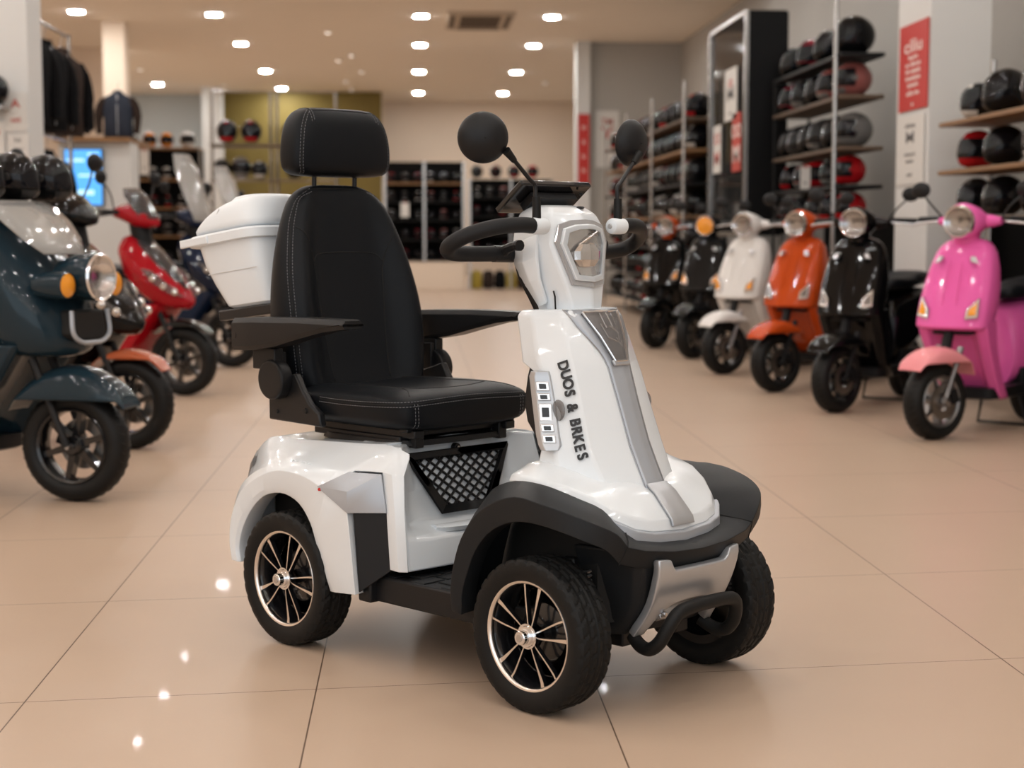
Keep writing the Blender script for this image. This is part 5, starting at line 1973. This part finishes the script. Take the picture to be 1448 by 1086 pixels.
# sign on the pillar: faces the aisle
flat_sign('sign', 'red vertical sign with white lettering on the pale pillar', 'sign', (3.658, 12.12, 2.325), (0, -1, 0), None, .70, .63, M['sign_red'],
          [('ciliu', 0, .15, .14, 'sign_white_ink', 2.0), ('isuirs', 0, .07, .05, 'sign_white_ink', 2.2), ('su diurus', 0, .02, .05, 'sign_white_ink', 2.0), ('kh sitesh', 0, -.03, .05, 'sign_white_ink', 2.0), ('ineuistos', 0, -.08, .05, 'sign_white_ink', 2.0), ('sasein', 0, -.13, .05, 'sign_white_ink', 2.2), ('udin ins', 0, -.19, .05, 'sign_white_ink', 2.0), ('o', 0, -.27, .05, 'sign_white_ink', 2.0)])
flat_sign('poster', 'white notice with small picture below the red sign on the pillar', 'poster', (3.658, 12.16, 1.72), (0, -1, 0), None, .66, .50, M['paper'],
          [('uhisua', 0, .18, .05, 'ink_gray', 2.0), ('M', 0, .09, .12, 'ink_gray', 2.5), ('mieunol', 0, -.03, .04, 'ink_gray', 2.0), ('suneu', 0, -.08, .04, 'ink_gray', 2.0), ('nesi', 0, -.18, .04, 'ink_gray', 2.0)])

# ---- tall black display cabinet
t = thing('display_cabinet', 'tall black display cabinet with silver frame and glass front behind the white scooter', 'cabinet', (0, 0, 0))
cx0, cx1, cy0, cy1, cz0, cz1 = 3.12, 3.50, 15.62, 17.5, 1.10, 3.17
for nm, a, b in (('side_panel', ((cx0 + cx1) / 2 + .01, cy0, (cz0 + cz1) / 2), (cx1 - cx0 - .02, .03, cz1 - cz0)), ('side_panel', ((cx0 + cx1) / 2, cy1, (cz0 + cz1) / 2), (cx1 - cx0, .03, cz1 - cz0)), ('back_panel', (cx1, (cy0 + cy1) / 2, (cz0 + cz1) / 2), (.03, cy1 - cy0, cz1 - cz0)),
                 ('top_panel', ((cx0 + cx1) / 2, (cy0 + cy1) / 2, cz1), (cx1 - cx0, cy1 - cy0, .03)), ('bottom_panel', ((cx0 + cx1) / 2, (cy0 + cy1) / 2, cz0), (cx1 - cx0, cy1 - cy0, .03)), ('shelf_board', ((cx0 + cx1) / 2 + .03, (cy0 + cy1) / 2, 1.66), (cx1 - cx0 - .08, cy1 - cy0 - .06, .02))):
    bm = nb()
    add_box(bm, a, b)
    link(nm, bm, M['cabinet_black'], t)
bm = nb()
for y in (cy0, cy1):
    add_box(bm, (cx0, y, (cz0 + cz1) / 2), (.04, .04, cz1 - cz0 + .03))
for z in (cz0, cz1):
    add_box(bm, (cx0, (cy0 + cy1) / 2, z), (.04, cy1 - cy0, .04))
link('frame', bm, M['post_chrome'], t, bevel=.004)
bm = nb()
add_box(bm, (cx0 + .01, (cy0 + cy1) / 2, (cz0 + cz1) / 2), (.006, cy1 - cy0 - .04, cz1 - cz0 - .04))
link('glass_door', bm, M['glass_door'], t)
for y in (cy0, cy1):
    bm = nb()
    add_box(bm, (cx1 - .02, y, cz0 / 2), (.04, .04, cz0))
    link('leg', bm, M['post_chrome'], t)
flat_sign('poster', 'white picture poster stuck on the cabinet glass, upper one', 'poster', (3.108, 16.30, 2.46), (0, -1, 0), None, .62, .50, M['paper'], [('M', 0, .0, .20, 'ink_gray', 2.6), ('o', 0, .12, .16, 'ink_red', 2.6), ('uisn', 0, -.18, .05, 'ink_gray', 2)])
flat_sign('poster', 'red and white flyer low on the cabinet glass, nearer one', 'poster', (3.108, 15.98, 1.98), (0, -1, 0), None, .42, .56, M['ink_red'], [('OO', 0, .1, .18, 'sign_white_ink', 1.6), ('M', 0, -.12, .24, 'sign_white_ink', 2)])
flat_sign('poster', 'red and white flyer low on the cabinet glass, farther one', 'poster', (3.108, 17.0, 1.96), (0, -1, 0), None, .42, .48, M['paper'], [('XX', 0, .1, .16, 'ink_red', 1.6), ('M', 0, -.1, .2, 'ink_red', 2)])
# hanging price tags
def price_tag(label, c, ux, w, h, top, group='price tags'):
    o = flat_sign('price_tag', label, 'price tag', c, ux, None, w, h, M['paper'], [('ill', 0, .1 * h / .2, h * .22, 'ink_red', 1), ('su', 0, -.2 * h, h * .2, 'ink_gray', 1)], group, .002)
    bm = nb()
    add_tube(bm, [(0, -.004, h / 2), (0, -.004, h / 2 + top)], .003, 5)
    link('string', bm, M['paper'], o)
price_tag('white price tag hanging above the white scooter', (3.30, 13.95, 1.575), (1, 0, 0), .085, .19, .0)
price_tag('white price tag hanging in front of the far left shelf', (-4.72, 29.77, 2.34), (1, 0, 0), .17, .44, .02)
price_tag('white price card on the helmet rack at the back wall', (-.17, 32.77, 1.55), (1, 0, 0), .16, .28, .0)

# ---- long helmet rack further along the right
Z3 = [.22, .58, .94, 1.30, 1.66, 2.02, 2.36]
rack('shelving_unit', 'long chrome helmet rack along the right aisle beyond the black cabinet', 'shelving', 2.95, 3.35, 18.0, 25.6, Z3, [(2.93, 18.05), (2.93, 20.5), (2.93, 23.0), (2.93, 25.55), (3.37, 18.05), (3.37, 21.8), (3.37, 25.55)], 2.75,
     {2.02: 'wood_board', 1.30: 'wood_board', 2.36: 'wood_dark'}, back=((3.40, 21.8, 1.2), (.02, 7.6, 2.3)))
cols = list(HCOL)
BN3 = ['bottom', 'second', 'third', 'fourth', 'fifth', 'sixth', 'top']
rs = random.Random(11)
for k, z in enumerate(Z3):
    for i in range(15):
        c = rs.choice(['gloss black', 'gloss black', 'matt black', 'gray', 'dark wine', 'black and red', 'black and white', 'dusty rose', 'gloss black', 'white', 'silver', 'red'])
        if k >= 5 and c in ('red', 'white'):
            c = 'gloss black'
        helmet(c, '%s helmet, %s along the %s shelf of the right aisle rack' % (c, ORDN[i], BN3[k]), (3.14, 18.3 + i * .5, z), pi + radians(rs.uniform(0, 30)), 'helmets on the long right aisle rack', False, 1.06)
flat_sign('banner', 'narrow red and white vertical banner on the pillar far right of centre', 'banner', (2.98, 29.25, 2.55), (1, 0, 0), None, .20, 1.25, M['sign_red'], [('o', 0, .4, .14, 'sign_white_ink', 1), ('s', 0, .15, .14, 'sign_white_ink', 1), ('u', 0, -.1, .14, 'sign_white_ink', 1), ('n', 0, -.35, .14, 'sign_white_ink', 1)])
struct(slab('wall_column', 2.86, 3.10, 29.3, 29.7, 0, CEIL, M['pillar_white']))
flat_sign('poster', 'white poster with red print in a chrome frame right of the banner', 'poster', (3.42, 29.48, 2.75), (1, 0, 0), None, .42, 1.0, M['paper'], [('TM', 0, .3, .16, 'ink_red', 1), ('Y', 0, .1, .3, 'ink_red', 1.4), ('uis', 0, -.2, .1, 'ink_red', 1)])

# dark storage wall behind the right-hand scooters
t = thing('storage_wall', 'dark low storage panel behind the row of scooters on the right', 'panel', (0, 0, 0))
bm = nb()
add_box(bm, (4.40, 12.6, .62), (.3, 9.0, 1.2))
link('panel', bm, M['back_dark'], t)

# ---- back wall racks
def back_rack(label, x0, x1, y, boards, top, names, n, cset, wood=(), gname='', pz=0.0):
    t = thing('shelving_unit', label, 'shelving', (0, 0, 0))
    bm = nb()
    add_box(bm, ((x0 + x1) / 2, y + .25, (boards[0] + top) / 2 - .02), (x1 - x0, .02, top - boards[0] + .04))
    link('back_panel', bm, M['back_dark'], t)
    for i, z in enumerate(boards):
        bm = nb()
        add_box(bm, ((x0 + x1) / 2, y + .02, z - .015), (x1 - x0, .46, .03))
        link('shelf_board', bm, M['wood_board' if i in wood else 'shelf_black'], t)
    xs = [x0, (x0 + x1) / 2, x1]
    for x in xs:
        bm = nb()
        add_box(bm, (x, y - .2, (top + pz) / 2), (.045, .045, top - pz))
        link('post', bm, M['post_chrome'], t)
    for k, z in enumerate(boards):
        for i in range(n):
            c = rs.choice(cset)
            half = (xs[1] - xs[0]) / (n // 2)
            x = x0 + half * (i + .5) if i < n // 2 else xs[1] + half * (i - n // 2 + .5)
            helmet(c, '%s helmet, %s from left, %s shelf, %s' % (c, ORDN[i], names[k], gname), (x, y, z), -pi / 2 + rs.uniform(-.5, .5), 'helmets on the ' + gname, False, .80)
    return t
DK = ['gloss black', 'gloss black', 'matt black', 'gray', 'black and red', 'black and white', 'dark wine', 'dusty rose', 'silver']
back_rack('black helmet rack with a chrome centre post at the back, just right of the seat', -.56, .98, 33, [.58, .98, 1.36, 1.72, 2.08], 2.50, ['bottom', 'fourth', 'third', 'second', 'top'], 6, DK, (4,), 'back rack beside the seat', pz=.53)
bm = nb()
add_box(bm, (.21, 33.05, .262), (1.54, .5, .524))
o = link('base_cabinet', bm, M['wall_cream'], None)
tag(o, 'cream base cabinet under the helmet rack at the back', 'cabinet')
back_rack('black helmet rack at the back behind the handlebar with helmets on top', 1.10, 2.72, 33, [.72, 1.08, 1.44, 1.80], 2.16, ['bottom', 'third', 'second', 'top'], 6, DK, (), 'back rack behind the handlebar')
for i, (x, c) in enumerate(((1.25, 'matt black'), (1.62, 'dark wine'), (1.98, 'black and red'), (2.35, 'red'))):
    helmet(c, '%s helmet, %s from left on top of the black back rack' % (c, ORDN[i]), (x, 33, 2.17), -pi / 2, 'helmets on top of the back rack', False, 1.0)
for i in range(7):
    bm = nb()
    add_loft(bm, [sect(0, 0, z, hx_, hy_, 3, 14) for z, hx_, hy_ in ((0, .09, .10), (.05, .115, .12), (.28, .11, .12), (.36, .07, .08))])
    o = link('bag', bm, M[('bag_yellow', 'cloth_print', 'cloth_black')[i % 3]], None, loc=(1.24 + i * .23, 32.95, 0.0))
    tag(o, '%s gear bag, %s from left under the back rack' % (('yellow and black', 'brown printed', 'black')[i % 3], ORDN[i]), 'bag', 'gear bags under the back rack')

# ---- back and left walls
struct(slab('wall_olive', -4.53, -.75, 40.0, 40.2, 0, CEIL - .02, M['olive_panel']))
struct(slab('wall_column', -4.85, -4.42, 39.0, 39.6, 0, CEIL, M['pillar_white']))
struct(slab('wall_recess', -6.95, -4.9, 41.2, 41.4, 0, CEIL, M['wall_cool']))
struct(slab('wall_column', -4.90, -4.56, 27.0, 27.4, 0, CEIL, M['wall_cream']))
struct(slab('wall_pillar', -3.65, -2.925, 13.0, 13.5, 0, CEIL, M['pillar_white']))
struct(slab('wall_side', -7.6, -5.6, 30.9, 31.1, 0, CEIL, M['wall_cream']))

# far left helmet shelf
t = rack('shelving_unit', 'wood-topped helmet shelf against the far left wall below the gray recess', 'shelving', -4.99, -3.75, 29.8, 30.3, [.55, 1.05, 1.55, 2.05, 2.60], [(-4.99, 29.78), (-3.75, 29.78)], 2.6, 'wood_board', back=((-4.37, 30.32, 1.3), (1.24, .02, 2.6)))
for i, (x, c, s) in enumerate(((-4.94, 'gloss black', .8), (-4.66, 'orange', 1.05), (-4.36, 'orange', 1.02), (-4.0, 'white', 1.1))):
    helmet(c, '%s helmet, %s on the top wooden shelf at the far left' % (c, ORDN[i]), (x, 30.0, 2.60), -pi / 2 + .5, 'helmets on the far left shelf', False, s)
for k, z in enumerate((.55, 1.05, 1.55, 2.05)):
    for i in range(5):
        c = rs.choice(['gloss black', 'gray', 'white', 'matt black', 'dusty rose']) if k == 3 else rs.choice(DK)
        helmet(c, '%s helmet, %s from left, %s shelf at the far left' % (c, ORDN[i], ['bottom', 'second', 'third', 'fourth'][k]), (-4.85 + i * .24, 30.0, z), -pi / 2 + rs.uniform(0, .6), 'helmets on the far left shelf', False, .84)

# chrome display frame with hanging helmets in front of the olive wall
t = thing('display_rail', 'tall chrome display frame in front of the olive wall', 'display rail', (0, 0, 0))
for x in (-2.85, -2.02, -1.93, -1.1):
    bm = nb()
    add_tube(bm, [(x, 24, 0), (x, 24, 3.1)], .022, 8)
    link('post', bm, M['post_chrome'], t)
for z in (3.1, 2.32, 1.85, 1.3):
    bm = nb()
    add_tube(bm, [(-2.85, 24, z), (-1.1, 24, z)], .014, 8)
    link('rail', bm, M['post_chrome'], t)
for z in (2.36, 1.86):
    bm = nb()
    add_box(bm, (-1.98, 23.86, z - .02), (1.75, .26, .02))
    link('shelf_board', bm, M['wood_dark'], t)
for i, (x, z, c, s) in enumerate(((-2.62, 2.36, 'black and red', 1.25), (-2.28, 2.36, 'black and red', 1.25), (-1.72, 2.36, 'black and red', 1.2), (-1.4, 2.36, 'gloss black', 1.2), (-2.70, 1.86, 'gray', 1.1), (-2.43, 1.86, 'silver', 1.2), (-2.17, 1.86, 'black and white', 1.0), (-1.68, 1.86, 'gloss black', 1.15))):
    helmet(c, '%s helmet, %s on the %s rail by the olive wall' % (c, ORDN[i % 4], 'upper' if i < 4 else 'lower'), (x, 23.86, z), -pi / 2, 'helmets on the rail by the olive wall', False, s)

# jackets
def jacket(label, loc, rz, m, m2, s=1.0, group='riding jackets on the left', hanger=True):
    t = thing('jacket', label, 'jacket', loc, rz, group)
    t.scale = (s, s, s)
    bm = nb()
    secs = []
    for z, hw, d in ((-.70, .23, .075), (-.68, .245, .09), (-.45, .235, .10), (-.25, .25, .11), (-.12, .255, .10), (-.05, .22, .08), (-.01, .13, .06), (.03, .075, .055), (.06, .07, .05)):
        secs.append(sect(0, 0, z, d, hw, 2.6, 20))
    add_loft(bm, secs)
    link('torso', bm, m, t, ang=60)
    for q in (1, -1):
        bm = nb()
        add_tube(bm, catmull([(0, q * .20, -.09), (.01, q * .29, -.22), (.02, q * .315, -.42), (.05, q * .30, -.64)], 4), [.075, .075, .075, .075, .07, .07, .07, .07, .06, .06, .055, .055, .05], 12)
        link('sleeve', bm, m2, t, ang=60)
    bm = nb()
    add_tube(bm, [(.105, 0, -.66), (.118, 0, -.3), (.075, 0, .0)], .006, 6)
    link('zip', bm, M['steel'], t)
    bm = nb()
    add_tube(bm, [(0, -.2, -.06), (0, 0, .08), (0, .2, -.06)], .006, 6)
    add_tube(bm, [(0, 0, .08), (0, 0, .14), (0, .03, .17), (0, .0, .20)], .004, 6)
    link('hanger', bm, M['post_chrome'], t)
    return t
t = thing('clothes_rail', 'two-tier chrome clothes rail holding jackets behind the left pillar', 'clothes rail', (0, 0, 0))
for y in (14.3, 16.4):
    bm = nb()
    add_tube(bm, [(-3.30, y, 0), (-3.30, y, 3.0)], .02, 8)
    link('post', bm, M['post_chrome'], t)
for z in (2.98, 1.99):
    bm = nb()
    add_tube(bm, [(-3.30, 14.3, z), (-3.30, 16.4, z)], .014, 8)
    link('rail', bm, M['post_chrome'], t)
JK = [('cloth_black', 'cloth_black', 'plain black riding jacket nearest the pillar on the upper rail'), ('cloth_black', 'cloth_black', 'plain black riding jacket in the middle of the upper rail'), ('cloth_print', 'cloth_black', 'printed brown and black riding jacket at the far end of the upper rail'),
      ('cloth_black', 'cloth_red', 'black riding jacket with dark red sleeves nearest the pillar on the lower rail'), ('cloth_black', 'cloth_black', 'plain black riding jacket at the far end of the lower rail')]
for i, (a, b, lab) in enumerate(JK):
    jacket(lab, (-3.30, 14.62 + (i % 3) * .72, 2.77 if i < 3 else 1.80), -.5, M[a], M[b], 1.05 if i < 3 else .94)

# white partition with a screen, wooden ledge and stock on top
t = thing('partition', 'white counter partition with wooden ledge carrying the blue screen', 'partition', (0, 0, 0))
bm = nb()
add_box(bm, (-3.40, 18.4, 1.04), (.76, .5, 2.08))
link('body', bm, M['pillar_white'], t)
bm = nb()
add_box(bm, (-3.41, 18.35, 2.10), (.80, .66, .045))
add_box(bm, (-3.16, 19.1, 2.10), (.3, .84, .045))
link('ledge', bm, M['wood_board'], t)
dm('screen_blue', (0.05, 0.3, 0.8), .3, emit=(0.10, 0.42, 0.95), estr=1.15)
dm('screen_pale', (0.5, 0.8, 1), .3, emit=(0.45, 0.78, 1.0), estr=1.2)
t = thing('monitor', 'upright screen glowing bright blue on the white partition', 'monitor', (-3.51, 18.09, 1.70))
bm = nb()
add_box(bm, (0, .02, 0), (.41, .06, .61))
link('bezel', bm, M['black_plastic'], t, bevel=.006)
bm = nb()
add_box(bm, (0, -.012, 0), (.385, .006, .585))
sc_ = link('panel', bm, M['screen_blue'], t)
bm = nb()
for q, (x, z, w, h) in enumerate(((-.08, .18, .18, .03), (.05, .02, .2, .025), (-.02, -.16, .26, .05), (.1, .24, .1, .03))):
    add_box(bm, (x, -.0165, z), (w, .003, h))
link('screen_shapes', bm, M['screen_pale'], sc_)
for i, (x, a, b, lab) in enumerate(((-3.72, 'cloth_print', 'cloth_black', 'printed jacket standing leftmost on the wooden ledge'), (-3.19, 'cloth_blue', 'cloth_print', 'blue patterned jacket on the wooden ledge above the screen'))):
    jacket(lab, (x, 18.42, 2.123 + .48), -pi / 2, M[a], M[b], .66, 'jackets on the wooden ledge')
# notices on the left pillar
flat_sign('poster', 'orange and white notice high on the left pillar', 'poster', (-3.02, 12.99, 2.03), (1, 0, 0), None, .17, .30, M['paper'], [('A', 0, .06, .09, 'ink_red', 1.2), ('uni', 0, -.06, .06, 'ink_red', 1)])
flat_sign('poster', 'white notice with gray print low on the left pillar', 'poster', (-3.01, 12.99, 1.78), (1, 0, 0), None, .16, .18, M['paper'], [('ius', 0, .04, .05, 'ink_gray', 1), ('nou', 0, -.03, .05, 'ink_gray', 1)])
flat_sign('poster', 'white notice with red print at the left edge of the left pillar', 'poster', (-3.17, 12.985, 1.83), (1, 0, 0), None, .13, .26, M['paper'], [('us', 0, .05, .07, 'ink_red', 1), ('a', 0, -.05, .07, 'ink_red', 1)])
# round speaker-like helmet hung on the pillar
helmet('gloss black', 'gloss black helmet on a bracket at the left edge of the left pillar', (-3.14, 12.84, 2.06), -pi / 2, None, True, .9)
bm = nb()
add_box(bm, (-3.14, 12.86, 2.05), (.16, .28, .02))
o = link('bracket', bm, M['post_chrome'], None)
tag(o, 'small steel bracket holding a helmet on the left pillar', 'bracket')

# air vent in the ceiling
t = thing('air_vent', 'square ceiling air vent cassette above the back aisle', 'air vent', (1.05, 26.5, CEIL))
bm = nb()
add_prism(bm, [(-.52, -1.05, 0), (.52, -1.05, 0), (.52, 1.05, 0), (-.52, 1.05, 0)], (0, 0, -.035))
link('panel', bm, M['vent_cream'], t, bevel=.01)
bm = nb()
for i in range(9):
    add_box(bm, (0, -.65 + i * .16, -.04), (.62, .09, .012))
link('grille', bm, M['vent_dark'], t)
bm = nb()
for x in (-.43, .43):
    add_box(bm, (x, 0, -.04), (.07, 1.5, .012))
add_box(bm, (0, .92, -.04), (.7, .10, .012))
link('slot', bm, M['vent_dark'], t)
# added glowing dots on the ceiling, most standing in for small reflections
dm('spot_glow', (1, 1, 1), 0.5, emit=(1.0, .86, .74), estr=7.0)
for i, (x, y) in enumerate(((-1.41, 28.17), (-1.44, 32.78), (-1.15, 31.84), (-1.06, 34.99), (-1.48, 37.33), (-1.44, 39.4), (-5.57, 34.83), (-4.28, 38.43), (2.94, 37.33))):
    t = thing('glow_dot', 'tiny round glowing dot added on the ceiling, %s of those over the back aisle' % ORDN[i], 'glow_dot', (x, y, CEIL), 0, 'added ceiling glow dots')
    bm = nb()
    add_lathe(bm, [(.045, 0), (.05, -.03), (.06, -.035), (.065, 0)], 16, 'z')
    link('housing', bm, M['lamp_trim'], t)
    bm = nb()
    add_poly(bm, [(.05 * cos(2 * pi * k / 16), -.05 * sin(2 * pi * k / 16), -.028) for k in range(16)])
    link('lens', bm, M['spot_glow'], t, recalc=False)

for i, (x, y, lab) in enumerate(((-1.61, 7.42, 'black helmet resting on the bar end of the blue-gray scooter, rightmost of three'), (-1.705, 7.215, 'black helmet resting on the middle of the blue-gray scooter handlebar'), (-1.80, 7.01, 'black helmet on the near bar end of the blue-gray scooter at the frame edge'))):
    helmet('matt black', lab, (x, y, 1.243), -.25, 'helmets on the blue-gray scooter handlebar', True, .80)
